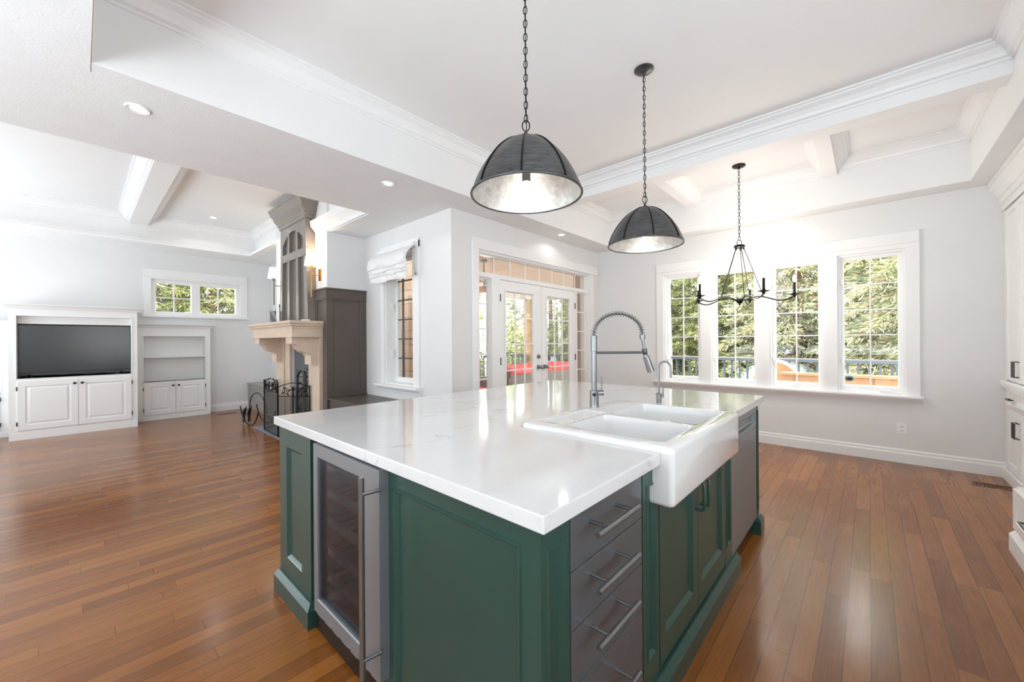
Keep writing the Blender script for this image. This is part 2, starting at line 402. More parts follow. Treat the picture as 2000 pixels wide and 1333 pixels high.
def wall_with_holes(F, u0, u1, v0, v1, holes, d0, d1):
    """wall slab in plane F between depths, rectangular holes (u0,u1,v0,v1) that do not overlap in u"""
    mb = MB(); holes = sorted(holes); cur = u0
    def b(a, c, e, f):
        if c - a < 1e-5 or f - e < 1e-5: return
        mb.prism([(a, e), (c, e), (c, f), (a, f)], F, d0, d1)
    for h in holes:
        b(cur, h[0], v0, v1); b(h[0], h[1], v0, h[2]); b(h[0], h[1], h[3], v1); cur = h[1]
    b(cur, u1, v0, v1); return mb
WIN = [(-2.224, -1.715), (-1.585, -1.034), (-0.913, -0.383), (-0.262, 0.287)]
WZ0, WZ1 = 0.705, 2.235
struct('wall_window', wall_with_holes(FYm(YW), XD - 0.18, 1.75, 0, 3.5, [(a, b, WZ0, WZ1) for a, b in WIN], -0.17, 0), M['wall'])
DY0, DY1, DZ1 = 3.085, 5.515, 2.352
struct('wall_door', wall_with_holes(FXp(XD), YB, YW, 0, 3.5, [(DY0, DY1, 0, DZ1)], -0.16, 0), M['wall'])
BX0, BX1, BZ0, BZ1 = -4.693, -4.03, 0.755, 2.42
struct('wall_blind', wall_with_holes(FYm(YB), -9.38, XD - 0.16, 0, 3.5, [(BX0, BX1, BZ0, BZ1)], -0.22, 0), M['wall'])
TY0, TY1, TZ0, TZ1 = 0.84, 2.14, 1.80, 2.43
struct('wall_television', wall_with_holes(FXp(XT), -3.6, YB, 0, 3.5, [(TY0, TY1, TZ0, TZ1)], -0.16, 0), M['wall'])
struct('wall_fireplace', MB().box(-7.16, -6.47, YP, YB, 0, 3.4).box(-5.71, XP, YP, YB, 0, 3.4).box(-6.47, -5.71, YP, YB, 1.28, 3.4).box(-6.47, -5.71, YP + 0.45, YB, 0, 1.28), M['wall'])
struct('wall_right', MB().box(1.45, 1.6, -3.6, YW, 0, 3.4), M['wall'])
struct('wall_back', MB().box(-9.38, 1.6, -3.75, -3.6, 0, 3.4), M['wall'])

# ceilings: soffits, trays, upper lids
struct('ceiling', MB().box(XL, XF, -3.6, YW, ZS, 3.5).box(-5.25, XL, YP + 0.03, YB, ZS, 3.5)
       .box(XF, 1.7, YF, YW, ZS, 3.5).box(XR, 1.7, YN, YF, ZS, 3.5).box(XF, 1.7, -3.6, YN, ZS, 3.5), M['soffit'])
struct('ceiling_tray', MB().box(XF - 0.3, XR + 0.3, YN - 0.3, YF + 0.2, ZT, ZT + 0.12), M['ceil'])
struct('ceiling_near', MB().box(XF - 0.09, 1.7, -3.6, YN - 0.005, ZS - 0.003, ZS), M['soffit'])
struct('ceiling_living', MB().box(XT, XL, -3.6, YB, ZL, ZL + 0.12).box(XT, -8.6, -3.6, YB, 2.91, ZL).box(-8.6, -7.1, 2.25, YB, 2.91, ZL), M['ceil'])
# smooth fascia boards lining the tray
struct('trim_tray_fascia', MB().box(XF, XF + 0.008, YN, YF, ZS - 0.001, ZT).box(XF, XR, YF - 0.008, YF, ZS - 0.001, ZT).box(XR - 0.008, XR, YN, YF, ZS - 0.001, ZT), M['trim'])

def crown(h, p, z):
    return [(0, z - h), (0.10 * p, z - h), (0.12 * p, z - h * 0.86), (0.30 * p, z - h * 0.80), (0.36 * p, z - h * 0.62), (0.55 * p, z - h * 0.40), (0.80 * p, z - h * 0.26), (0.84 * p, z - h * 0.24), (0.84 * p, z - h * 0.14), (p, z - h * 0.12), (p, z), (0, z)]
BY0, BY1, BZB = 4.04, 4.22, 3.0
n_ = 0
def trim(mb, mat=None, smooth=None):
    global n_
    n_ += 1; return struct('trim_%d' % n_, mb, mat or M['trim'], smooth=smooth)
trim(MB().sweep([(XF + .008, YN), (XR - .008, YN), (XR - .008, BY0), (XF + .008, BY0)], crown(0.13, 0.105, ZT), closed=True))
trim(MB().box(XF, XR, BY0, BY1, BZB, ZT, 0.004))
b1, b2 = (-1.785, -1.665), (-0.36, -0.24)
for (a, b) in (b1, b2):
    trim(MB().box(a, b, BY1, YF - .008, 3.06, ZT, 0.004))
for a, b in ((XF + .008, b1[0]), (b1[1], b2[0]), (b2[1], XR - .008)):
    trim(MB().sweep([(a, BY1), (b, BY1), (b, YF - .008), (a, YF - .008)], crown(0.13, 0.105, ZT), closed=True))
# living room tray: lower moulding, crowns, cross beam
LOW = lambda z: [(0, z), (0.13, z), (0.13, z + 0.03), (0.10, z + 0.05), (0.09, z + 0.075), (0.03, z + 0.10), (0.02, z + 0.125), (0, z + 0.125)]
trim(MB().sweep([(-6.6, 2.25), (-8.6, 2.25), (-8.6, -3.6)], LOW(2.905)))
trim(MB().sweep([(XL - 0.0, YP + 0.03), (-5.56, YP + 0.03)], [(0, 2.75), (0.03, 2.75), (0.04, 2.79), (0.10, 2.86), (0.11, 2.93), (0, 2.93)]))
LB = (0.53, 0.75)
trim(MB().box(-8.6, XL, LB[0], LB[1], 3.20, ZL, 0.004))
trim(MB().sweep([(XL, LB[1]), (XL, 2.2), (-6.6, 2.2)], crown(0.12, 0.11, ZL)))
trim(MB().sweep([(-6.6, 2.25), (-8.6, 2.25), (-8.6, LB[1]), (XL, LB[1])], crown(0.13, 0.12, ZL)))
trim(MB().sweep([(XL, LB[0]), (-8.6, LB[0]), (-8.6, -3.4)], crown(0.13, 0.12, ZL)))

# baseboards
BASE = [(0, 0), (0.018, 0), (0.018, 0.095), (0.012, 0.11), (0.012, 0.128), (0.005, 0.14), (0, 0.14)]
struct('baseboard_window', MB().sweep([(1.4, YW), (XD, YW), (XD, 5.72)], BASE), M['trim'])
struct('baseboard_door', MB().sweep([(XD, 2.98), (XD, YB), (-3.85, YB)], [(d, w) for d, w in BASE]), M['trim'])
struct('baseboard_television', MB().sweep([(XT, 2.30), (XT, 1.60)], BASE), M['trim'])

# ------------------------------------------------------------------ dining windows
def muntins(mb, F, u0, u1, v0, v1, nu, nv, w, d0, d1):
    for i in range(1, nu):
        u = u0 + (u1 - u0) * i / nu; mb.prism([(u - w / 2, v0), (u + w / 2, v0), (u + w / 2, v1), (u - w / 2, v1)], F, d0, d1)
    for i in range(1, nv):
        v = v0 + (v1 - v0) * i / nv; mb.prism([(u0, v - w / 2), (u1, v - w / 2), (u1, v + w / 2), (u0, v + w / 2)], F, d0 + 0.0006, d1 - 0.0006)
    return mb
F = FYm(YW)
for i, (a, b) in enumerate(WIN):
    root = struct_root('window_%d' % (i + 1), ((a + b) / 2, YW, WZ0))
    obj('frame', MB().frame(F, a, b, WZ0, WZ1, 0.022, -0.16, -0.004), M['trim'], root)
    g0, g1 = a + 0.058, b - 0.058
    obj('sash', MB().frame(F, a + 0.02, b - 0.02, WZ0 + 0.02, WZ1 - 0.02, (0.036, 0.036, 0.055, 0.036), -0.11, -0.05, 0.008), M['trim'], root)
    obj('glass', MB().prism([(g0 - .005, WZ0 + .07), (g1 + .005, WZ0 + .07), (g1 + .005, WZ1 - .05), (g0 - .005, WZ1 - .05)], F, -0.085, -0.081), M['glass'], root)
    obj('muntins', muntins(MB(), F, g0, g1, WZ0 + 0.077, WZ1 - 0.058, 2, 5, 0.013, -0.079, -0.066), M['trim'], root)
    cx = (a + b) / 2 + (0.12 if i == 3 else -0.02)
    obj('crank', MB().box(cx - .05, cx + .05, YW + 0.01, YW + 0.045, WZ0 + 0.022, WZ0 + 0.04, 0.006).tube([(cx + .02, YW + 0.02, WZ0 + .04), (cx + .03, YW + 0.005, WZ0 + .055), (cx - .05, YW + 0.0, WZ0 + .05)], 0.005, 6), M['white_plastic'], root)
    for zz in (1.05, 1.95) if i >= 2 else (1.05,):
        obj('latch', MB().box(a + 0.024, a + 0.045, YW + 0.02, YW + 0.05, zz - 0.03, zz + 0.03, 0.004).box(a + 0.028, a + 0.036, YW + 0.004, YW + 0.02, zz - 0.035, zz + 0.012, 0.002), M['white_plastic'], root)
# casing and sill round the four windows
cs = MB().box(-2.324, 0.386, YW - 0.028, YW, 2.285, 2.405, 0.003)
for a, b in ((-2.324, -2.224), (-1.715, -1.585), (-1.034, -0.913), (-0.383, -0.262), (0.287, 0.386)):
    cs.box(a, b, YW - 0.022, YW, WZ0, 2.2845)
[cs.box(a, b, YW - 0.022, YW, WZ1, 2.2845) for a, b in WIN]
trim(cs)
trim(MB().sweep([(-2.375, YW - 0.001), (0.405, YW - 0.001)][::-1], [(0, 0.63), (0.02, 0.63), (0.03, 0.65), (0.045, 0.655), (0.05, 0.67), (0.075, 0.675), (0.08, 0.69), (0.075, 0.706), (0, 0.706)]))

# feeder on the outside of the right-hand pane
fx, fz = -0.165, 0.845
t = thing('bird_feeder', 'small dark green octagonal feeder stuck on the lower left of the rightmost window', 'feeder', (fx, YW + 0.095, fz))
obj('body', MB().lathe([(0.0, -0.03), (0.03, -0.028), (0.045, -0.012), (0.045, 0.012), (0.03, 0.028), (0, 0.03)], (fx, YW + 0.14, fz), 8, (0, 0, 1)), M['dgreen'], t)
obj('suction_cup', MB().cyl((fx, YW + 0.088, fz), (fx, YW + 0.12, fz), 0.018, 0.008, 12), M['black'], t)

# ------------------------------------------------------------------ french doors
F = FXp(XD)
cs = MB().box(XD, XD + 0.026, 2.99, 5.735, 2.362, 2.49, 0.003).box(XD, XD + 0.02, 2.99, DY0, 0, 2.362, 0.002).box(XD, XD + 0.02, DY1, 5.62, 0, 2.362, 0.002)
trim(cs)
root = struct_root('door_frame', (XD, 4.3, 0))
jm = MB().frame(F, DY0, DY1, 0, DZ1, (0.022, 0.03, 0.0, 0.018), -0.15, -0.004)
for a, b, z0, z1 in ((DY0, DY1, 2.055, 2.11), (3.318, 3.46, 0, 2.06), (5.118, 5.172, 0, 2.06)):
    jm.prism([(a, z0), (b, z0), (b, z1), (a, z1)], F, -0.11, -0.01, 0.002)
obj('jamb', jm, M['trim'], root)
tg = MB().prism([(DY0 + .02, 2.108), (DY1 - .03, 2.108), (DY1 - .03, 2.34), (DY0 + .02, 2.34)], F, -0.075, -0.071)
obj('transom_pane', tg, M['glass'], root)
tm = MB().frame(F, DY0 + .02, DY1 - .028, 2.108, 2.338, 0.012, -0.09, -0.05)
for i in range(1, 8):
    y = DY0 + .02 + (DY1 - DY0 - .05) * i / 8; tm.prism([(y - .0055, 2.115), (y + .0055, 2.115), (y + .0055, 2.33), (y - .0055, 2.33)], F, -0.069, -0.056)
obj('transom_muntins', tm, M['trim'], root)
for a, b in ((DY0 + .018, 3.322), (5.17, DY1 - .03)):
    obj('sidelight_pane', MB().prism([(a, .1), (b, .1), (b, 2.05), (a, 2.05)], F, -0.075, -0.071), M['glass'], root)
    obj('sidelight_muntins', muntins(MB().frame(F, a, b, 0.0, 2.057, (0.01, 0.02, 0.25, 0.014), -0.09, -0.05), F, a + .008, b - .012, 0.25, 2.045, 1, 6, 0.016, -0.069, -0.056), M['trim'], root)
for k, (a, b) in enumerate(((3.463, 4.276), (4.282, 5.115))):
    root = struct_root('door_%d' % (k + 1), (XD, a, 0))
    g = (a + 0.10, b - 0.155) if k == 0 else (a + 0.125, b - 0.125)
    obj('panel', MB().frame(F, a, b, 0.008, 2.05, (g[0] - a, b - g[1], 0.26, 0.125), -0.06, -0.016), M['trim'], root)
    obj('glazing_bead', MB().frame(F, g[0] - .022, g[1] + .022, 0.24, 1.945, 0.03, -0.05, -0.006, 0.01), M['trim'], root)
    obj('glass', MB().prism([(g[0], .26), (g[1], .26), (g[1], 1.93), (g[0], 1.93)], F, -0.04, -0.036), M['glass'], root)
    obj('muntins', muntins(MB(), F, g[0], g[1], 0.265, 1.925, 3, 5, 0.016, -0.035, -0.022), M['trim'], root)
    hy = a if k == 0 else b
    for z in (0.35, 1.05, 1.83):
        obj('hinge', MB().cyl((XD - .008, hy, z - .045), (XD - .008, hy, z + .045), 0.009, n=10), M['pull'], root)
    ky = (b - 0.065) if k == 0 else (a + 0.055)
    kb = MB().cyl((XD - .018, ky, .942), (XD - .005, ky, .942), 0.032, n=20).cyl((XD - .005, ky, .942), (XD + .035, ky, .942), 0.011, n=12).lathe([(0.0, 0.0), (.018, .0), (.026, .012), (.027, .024), (.018, .036), (0, .04)], (XD + .026, ky, .942), 20, (1, 0, 0))
    obj('handle', kb, M['chrome'], root, 40)
    if k == 0:
        obj('deadbolt', MB().cyl((XD - .018, ky, 1.085), (XD + .002, ky, 1.085), 0.032, 0.027, 20).box(XD + .0, XD + .018, ky - .006, ky + .006, 1.07, 1.10, .002), M['chrome'], root, 40)
t = thing('pine_cone_ornament', 'small brown oval ornament hanging on the glass of the right french door', 'ornament', (XD - 0.03, 4.47, 1.05))
obj('body', MB().sphere((XD - 0.026, 4.47, 1.05), 0.03, 12, (0.3, 0.9, 1.3)), M['bark'], t, 60)

# ------------------------------------------------------------------ blind window
F = FYm(YB)
trim(MB().box(-4.77, BX0, YB - .022, YB, BZ0, 2.50, .002).box(BX1, -3.905, YB - .022, YB, BZ0, 2.50, .002).box(-4.77, -3.905, YB - .024, YB, BZ1, 2.53, .002))
trim(MB().sweep([(-3.875, YB - .001), (-4.86, YB - .001)], [(0, .665), (.02, .665), (.025, .69), (.04, .70), (.05, .72), (.085, .725), (.09, .74), (.085, .757), (0, .757)]))
root = struct_root('window_5', ((BX0 + BX1) / 2, YB, BZ0))
obj('frame', MB().frame(F, BX0, BX1, BZ0, BZ1, .02, -.21, -.004), M['trim'], root)
obj('sash', MB().frame(F, BX0 + .02, BX1 - .02, BZ0 + .02, BZ1 - .02, (.05, .05, .06, .05), -.19, -.13, .008), M['trim'], root)
ga, gb = BX0 + .07, BX1 - .07
obj('glass', MB().prism([(ga, .83), (gb, .83), (gb, 2.35), (ga, 2.35)], F, -.165, -.161), M['glass'], root)
mt = MB()
for u in (ga + (gb - ga) * .72, ): mt.prism([(u - .008, .83), (u + .008, .83), (u + .008, 2.35), (u - .008, 2.35)], F, -.17, -.15)
u = ga + (gb - ga) * .2; mt.prism([(u - .008, .83), (u + .008, .83), (u + .008, 2.35), (u - .008, 2.35)], F, -.17, -.15)
for i in range(1, 6):
    v = .83 + 1.52 * i / 6; mt.prism([(ga, v - .008), (gb, v - .008), (gb, v + .008), (ga, v + .008)], F, -.169, -.151)
obj('muntins', mt, M['pull'], root)
for z in (1.15, 1.75):
    obj('latch', MB().box(BX0 + .022, BX0 + .04, YB + .07, YB + .12, z - .05, z + .05, .005).tube([(BX0 + .04, YB + .1, z), (BX0 + .055, YB + .08, z + .03), (BX0 + .05, YB + .08, z + .07)], .006, 6), M['white_plastic'], root)
obj('crank', MB().box(-4.25, -4.15, YB + .09, YB + .125, BZ0 + .022, BZ0 + .045, .006), M['white_plastic'], root)
# roman shade
sx0, sx1 = -4.80, -3.945
t = thing('roman_shade', 'white linen roman shade half raised on the tall narrow window', 'window shade', ((sx0 + sx1) / 2, YB - .03, 2.45))
prof = [(0.035, 2.455), (0.05, 2.44), (0.10, 2.40), (0.15, 2.34), (0.17, 2.27), (0.165, 2.22), (0.14, 2.205), (0.155, 2.19), (0.152, 2.17), (0.13, 2.158), (0.145, 2.145), (0.14, 2.125), (0.12, 2.115), (0.13, 2.10), (0.125, 2.05), (0.115, 2.05), (0.105, 2.11), (0.11, 2.2), (0.14, 2.27), (0.12, 2.34), (0.07, 2.40), (0.03, 2.43)]
sm = MB(); NSEG = 14
V = []; Fc = []
for i in range(NSEG + 1):
    u = sx0 + (sx1 - sx0) * i / NSEG; wob = 0.010 * sin(i * 1.9) + 0.006 * sin(i * 4.1)
    for k, (d, z) in enumerate(prof):
        q = 1 if 2 < k < 17 else 0.3
        V.append((u, YB - .022 - d - wob * q * (0.6 if k < 9 else 1), z + 0.008 * q * sin(i * 0.7 + k)))
m = len(prof)
for i in range(NSEG):
    for k in range(m): Fc.append((i * m + k, i * m + (k + 1) % m, (i + 1) * m + (k + 1) % m, (i + 1) * m + k))
Fc += [tuple(range(m)), tuple(NSEG * m + k for k in range(m))]
sm._add(V, Fc); obj('cloth', sm, M['fabric'], t, 50)
obj('head_rail', MB().box(sx0 + .01, sx1 + .012, YB - .075, YB - .024, 2.43, 2.475, .004), M['fabric'], t)
obj('cord', MB().tube([(sx1 + .014, YB - .05, 2.44), (sx1 + .014, YB - .06, 2.2), (sx1 + .014, YB - .045, 2.12)], .0035, 6).sphere((sx1 + .014, YB - .045, 2.10), .012, 10, (1, 1, 1.6)), M['greyobj'], t)

# ------------------------------------------------------------------ living room window above the bookcase
F = FXp(XT)
trim(MB().box(XT, XT + .026, .745, 2.255, 2.455, 2.60, .003).box(XT, XT + .02, .745, TY0, TZ0, 2.4545).box(XT, XT + .02, TY1, 2.255, TZ0, 2.4545).box(XT, XT + .02, TY0, TY1, TZ1, 2.4545))
trim(MB().box(XT, XT + .06, .72, 2.29, TZ0 - .04, TZ0, .008))
for i, (a, b) in enumerate(((TY0, 1.455), (1.455, TY1))):
    root = struct_root('window_%d' % (6 + i), (XT, (a + b) / 2, TZ0))
    obj('frame', MB().frame(F, a, b, TZ0, TZ1, .065, -.12, -.03, .008), M['trim'], root)
    obj('glass', MB().prism([(a + .06, TZ0 + .06), (b - .06, TZ0 + .06), (b - .06, TZ1 - .06), (a + .06, TZ1 - .06)], F, -.085, -.081), M['glass'], root)
    obj('muntins', muntins(MB(), F, a + .065, b - .065, TZ0 + .065, TZ1 - .065, 2, 2, .018, -.079, -.06), M['trim'], root)

# ------------------------------------------------------------------ kitchen island
CT, CB = 0.914, 0.872
ISY, ISX = 0.71, -0.56
def base_mould(path, h=0.11, p=0.026):
    return MB().sweep(path, [(0, 0), (p, 0), (p, h - 0.03), (p * .35, h - .004), (p * .3, h), (0, h)])
INSET = lambda w, t=0.0: [(0, -0.004), (0, t), (w, t), (w + .003, t - .012), (w + .011, t - .004), (w + .018, t - .010)]
def bead_panel(mb, F, u0, u1, v0, v1, iu0, iu1, iv0, iv1, d=0.0, raised=True):
    """flat face (u0..v1) with an inset moulded panel (iu0..iv1)"""
    mb.frame(F, u0, u1, v0, v1, (iu0 - u0, u1 - iu1, iv0 - v0, v1 - iv1), d - 0.03, d)
    seq = [(0, d - .018), (0, d - .002), (.004, d + .004), (.010, d + .003), (.016, d - .004), (.021, d - .010)] if raised else [(0, d), (.006, d - .004), (.018, d - .013)]
    return mb.rings(F, iu0, iu1, iv0, iv1, seq)
# end pillar unit on the living room side
t = thing('island_cabinet', 'green corner pillar cabinet of the island left of the wine fridge', 'cabinet', (-2.1, ISY + .1, 0), 'green cabinets of the island')
F = FYm(ISY)
mb = MB().box(-2.307, -1.9, ISY + .03, 3.105, 0.0, CB - .001)
bead_panel(mb, F, -2.307, -1.9, 0, CB - .001, -2.211, -2.013, .20, .768, raised=False); obj('body', mb, M['green'], t)
obj('base_moulding', base_mould([(-2.307, 1.6), (-2.307, ISY), (-1.9, ISY), (-1.9, ISY + .12)][::-1]), M['green'], t)
# corner unit with the big panel
t = thing('island_cabinet', 'green corner cabinet of the island with one large framed panel', 'cabinet', (-0.9, ISY + .1, 0), 'green cabinets of the island')
mb = MB().box(-1.25, ISX - .03, ISY + .03, .826, 0, CB - .001)
bead_panel(mb, F, -1.25, ISX - .0006, 0, CB - .001, -1.192, -.62, .13, .812)
FX = FXp(ISX)
bead_panel(mb, FX, ISY + .0006, .826, 0, CB - .001, .729, .809, .15, .812); obj('body', mb, M['green'], t)
obj('base_moulding', base_mould([(ISX, .826), (ISX, ISY), (-1.25, ISY)]), M['green'], t)
# drawer unit
t = thing('drawer_cabinet', 'stainless steel drawer unit at the near corner of the island', 'drawer unit', (-.85, 1.04, 0))
obj('body', MB().box(-1.2, ISX - .022, .83, 1.252, 0.0, CB - .002), M['steeldk'], t)
for k, (z0, z1, hz) in enumerate(((.7125, .862, .812), (.5615, .7095, .67), (.411, .5585, .53), (.105, .408, .323))):
    d = obj('drawer', MB().box(ISX - .02, ISX, .8315, 1.2505, z0, z1, .002), M['steeldk'], t)
    hb = MB().cyl((ISX + .058, .868, hz), (ISX + .058, 1.103, hz), .0075, n=16)
    for y in (.925, 1.068): hb.cyl((ISX - .001, y, hz), (ISX + .055, y, hz), .0048, n=10)
    obj('handle', hb, M['chrome'], d, 40)
# sink cabinet
t = thing('island_cabinet', 'green double door sink cabinet of the island under the white sink', 'cabinet', (-.85, 1.8, 0), 'green cabinets of the island')
mb = MB().box(-1.2, ISX - .03, 1.258, 2.392, .0, .69)
bead_panel(mb, FX, 1.2565, 1.389, 0, CB - .001, 1.285, 1.366, .20, .808)
bead_panel(mb, FX, 2.262, 2.392, 0, CB - .001, 2.288, 2.366, .20, .808)
mb.frame(FX, 1.389, 2.262, 0, .735, (.005, .005, .125, .01), -.03, -.002); obj('body', mb, M['green'], t)
obj('base_moulding', base_mould([(ISX, 1.2565), (ISX, 2.46), (ISX - .12, 2.46)][::-1]), M['green'], t)
for k, (a, b) in enumerate(((1.397, 1.822), (1.826, 2.256))):
    mb = MB().box(ISX - .02, ISX - .019, a, b, .13, .722)
    bead_panel(mb, FX, a, b, .13, .722, a + .052, b - .052 + (0 if k else -.01), .215, .665, raised=False)
    d = obj('door', mb, M['green'], t)
    hy = 1.79 if k == 0 else 1.858
    obj('handle', MB().tube([(ISX - .002, hy, .685), (ISX + .03, hy, .685), (ISX + .036, hy, .68), (ISX + .036, hy, .572), (ISX + .03, hy, .567), (ISX - .002, hy, .567)], .0058, 10), M['green'], d, 40)
# dishwasher
t = thing('dishwasher', 'built-in stainless steel dishwasher at the far end of the island', 'dishwasher', (-.85, 2.72, 0))
obj('body', MB().box(-1.15, ISX - .03, 2.398, 3.042, .02, CB - .004), M['black'], t)
obj('door', MB().box(ISX - .03, ISX - .001, 2.4, 3.04, .105, .715, .004), M['steel'], t)
mb = MB().frame(FX, 2.4, 3.04, .717, .862, (.02, .02, .03, .05), -.03, -.001, .003)
mb.rings(FX, 2.42, 3.02, .747, .812, [(0, -.002), (.004, -.02), (.01, -.026)]); obj('control_panel', mb, M['steel'], t)
# end panel
t = thing('island_cabinet', 'narrow green end panel of the island beside the dishwasher', 'cabinet', (-1.4, 3.08, 0), 'green cabinets of the island')
mb = MB().box(-1.89, ISX - .03, 3.05, 3.108, 0, CB - .001)
bead_panel(mb, FX, 3.048, 3.108, 0, CB - .001, 3.062, 3.094, .14, .83); obj('body', mb, M['green'], t)
obj('base_moulding', base_mould([(-1.2, 3.108), (ISX, 3.108), (ISX, 3.048), (ISX - .08, 3.048)], .115), M['green'], t)

# countertop with the sink cut-out
SX0, SX1, SY0, SY1 = -1.165, -.487, 1.338, 2.238
poly = [(-2.313, .683), (-.53, .683), (-.53, SY0 - .004), (SX0 - .002, SY0 - .004), (SX0 - .002, SY1 + .004), (-.53, SY1 + .004), (-.53, 3.138)]
cr = .14
for k in range(9):
    a = pi / 2 + k / 8 * pi / 2; poly.append((-2.313 + cr + cr * cos(a), 3.138 - cr + cr * sin(a)))
ct = obj('countertop', MB().prism(poly, lambda u, v, d: (u, v, d), CB, CT, .0035), M['quartz'], origin=(-1.42, 1.9, CB))
tag(ct, 'white veined quartz worktop covering the whole kitchen island', 'worktop')

# farmhouse sink (boolean basins, then rounded)
def rbox(x0, x1, y0, y1, z0, z1, r, seg=4):
    b = bmesh.new(); vv = [b.verts.new(v) for v in ((x0, y0, z0), (x1, y0, z0), (x1, y1, z0), (x0, y1, z0), (x0, y0, z1), (x1, y0, z1), (x1, y1, z1), (x0, y1, z1))]
    for f in ((3, 2, 1, 0), (4, 5, 6, 7), (0, 1, 5, 4), (1, 2, 6, 5), (2, 3, 7, 6), (3, 0, 4, 7)): b.faces.new([vv[i] for i in f])
    bmesh.ops.bevel(b, geom=b.edges[:], offset=r, segments=seg, profile=.5, affect='EDGES', clamp_overlap=True)
    me = bpy.data.meshes.new('tmp'); b.to_mesh(me); b.free(); o = bpy.data.objects.new('tmp', me); COL.objects.link(o); return o
base = rbox(SX0, SX1, SY0, SY1, .725, .934, .02, 4)
cut = [rbox(-.965, -.545, 1.405, 1.742, .745, 1.2, .03), rbox(-.965, -.545, 1.785, 2.185, .745, 1.2, .03), rbox(-1.115, -.985, 1.42, 1.80, .929, 1.0, .004, 1)]
for k in range(11):
    y = 1.437 + k * .0345
    cut.append(rbox(-1.105, -.98, y, y + .012, .9255, 1.0, .002, 1))
for c in cut:
    md = base.modifiers.new('b', 'BOOLEAN'); md.operation = 'DIFFERENCE'; md.solver = 'EXACT'; md.object = c
bv = base.modifiers.new('bev', 'BEVEL'); bv.width = .008; bv.segments = 3; bv.limit_method = 'ANGLE'; bv.angle_limit = R_(50)
dg = bpy.context.evaluated_depsgraph_get(); me = bpy.data.meshes.new_from_object(base.evaluated_get(dg))
for o in [base] + cut: bpy.data.objects.remove(o)
t = thing('farmhouse_sink', 'white fireclay double bowl apron sink set in the island', 'sink', (-.83, 1.79, .725))
me.transform(Matrix.Translation((.83, -1.79, -.725))); me.materials.clear(); me.materials.append(M['ceramic']); me.shade_smooth(); me.set_sharp_from_angle(angle=R_(35))
so = bpy.data.objects.new('basin', me); COL.objects.link(so); so.parent = t
for y in (1.573, 1.985):
    obj('drain', MB().lathe([(0, 0), (.03, 0), (.04, .003), (.044, .001)], (-.75, y, .7455), 24), M['chrome'], t, 30)

# main faucet
bx, by = -1.118, 1.9
t = thing('kitchen_faucet', 'tall brushed nickel spring faucet with pull-down spray behind the sink', 'faucet', (bx, by, CT))
obj('base', MB().lathe([(0, .934), (.0245, .934), (.0245, 1.026), (.015, 1.028), (0, 1.028)], (bx, by, 0), 28), M['chrome'], t, 40)
obj('sensor', MB().lathe([(0, .004), (.009, .003), (.01, 0)], (bx + .013, by - .0225, 1.005), 16, (.5, -.87, 0)), M['black'], t)
obj('post', MB().lathe([(.0145, 1.026), (.0145, 1.24), (.0175, 1.242), (.0175, 1.325), (.014, 1.328), (0, 1.328)], (bx, by, 0), 24), M['chrome'], t, 40)
dirv = Vector((.70, .714, 0)).normalized()
obj('handle', MB().cyl((bx, by, 1.012), Vector((bx, by, 1.012)) + dirv * .05, .0165, n=20).tube([Vector((bx, by, 1.02)) + dirv * .04, Vector((bx, by, 1.05)) + dirv * .042, Vector((bx, by, 1.098)) + dirv * .041], .0045, 10), M['chrome'], t, 40)
arc = []
W_ = .272
for k in range(41):
    a = pi - k / 40 * pi * 1.03; c_ = Vector((bx, by, 1.328)) + dirv * (W_ / 2)
    arc.append(c_ + dirv * (W_ / 2 * cos(a)) + Vector((0, 0, .118 * sin(a) + (0.0 if k < 38 else 0))))
obj('hose', MB().tube(arc, .0062, 10), M['pull'], t, 60)
sp = []; n_t = 25; NS = n_t * 12
for k in range(NS + 1):
    s_ = k / NS * 40; i = min(39, int(s_)); f_ = s_ - i; p = arc[i].lerp(arc[i + 1], f_); tg_ = (arc[i + 1] - arc[i]).normalized(); nz = tg_.cross(dirv.cross(Vector((0, 0, 1)))).normalized(); bn = tg_.cross(nz)
    a = 2 * pi * k / 12; sp.append(p + (nz * cos(a) + bn * sin(a)) * .0145)
obj('spring', MB().tube(sp, .0017, 5), M['chrome'], t, 60)
e = arc[-1]; hd = Vector((dirv.x * .04, dirv.y * .04, -.23)).normalized()
wnd = MB().cyl(e + Vector((0, 0, .012)), e + hd * .012, .015, n=20).cyl(e + hd * .01, e + hd * .075, .008, n=16)
obj('spray_collar', wnd, M['chrome'], t, 40)
s0 = e + hd * .098; hd2 = (hd + dirv * .16).normalized()
obj('spray_head', MB().cyl(s0, s0 + hd2 * .012, .012, .015, 20).cyl(s0 + hd2 * .012, s0 + hd2 * .1, .017, .021, 24), M['chrome'], t, 40)
obj('spray_joint', MB().cyl(e + hd * .084, s0 + hd2 * .004, .012, n=16), M['black'], t)
obj('holder_arm', MB().cyl((bx, by, 1.232), Vector((e.x, e.y, 1.232)), .0068, n=12).cyl(e + hd * .065, e + hd * .086, .0135, n=18), M['pull'], t, 40)
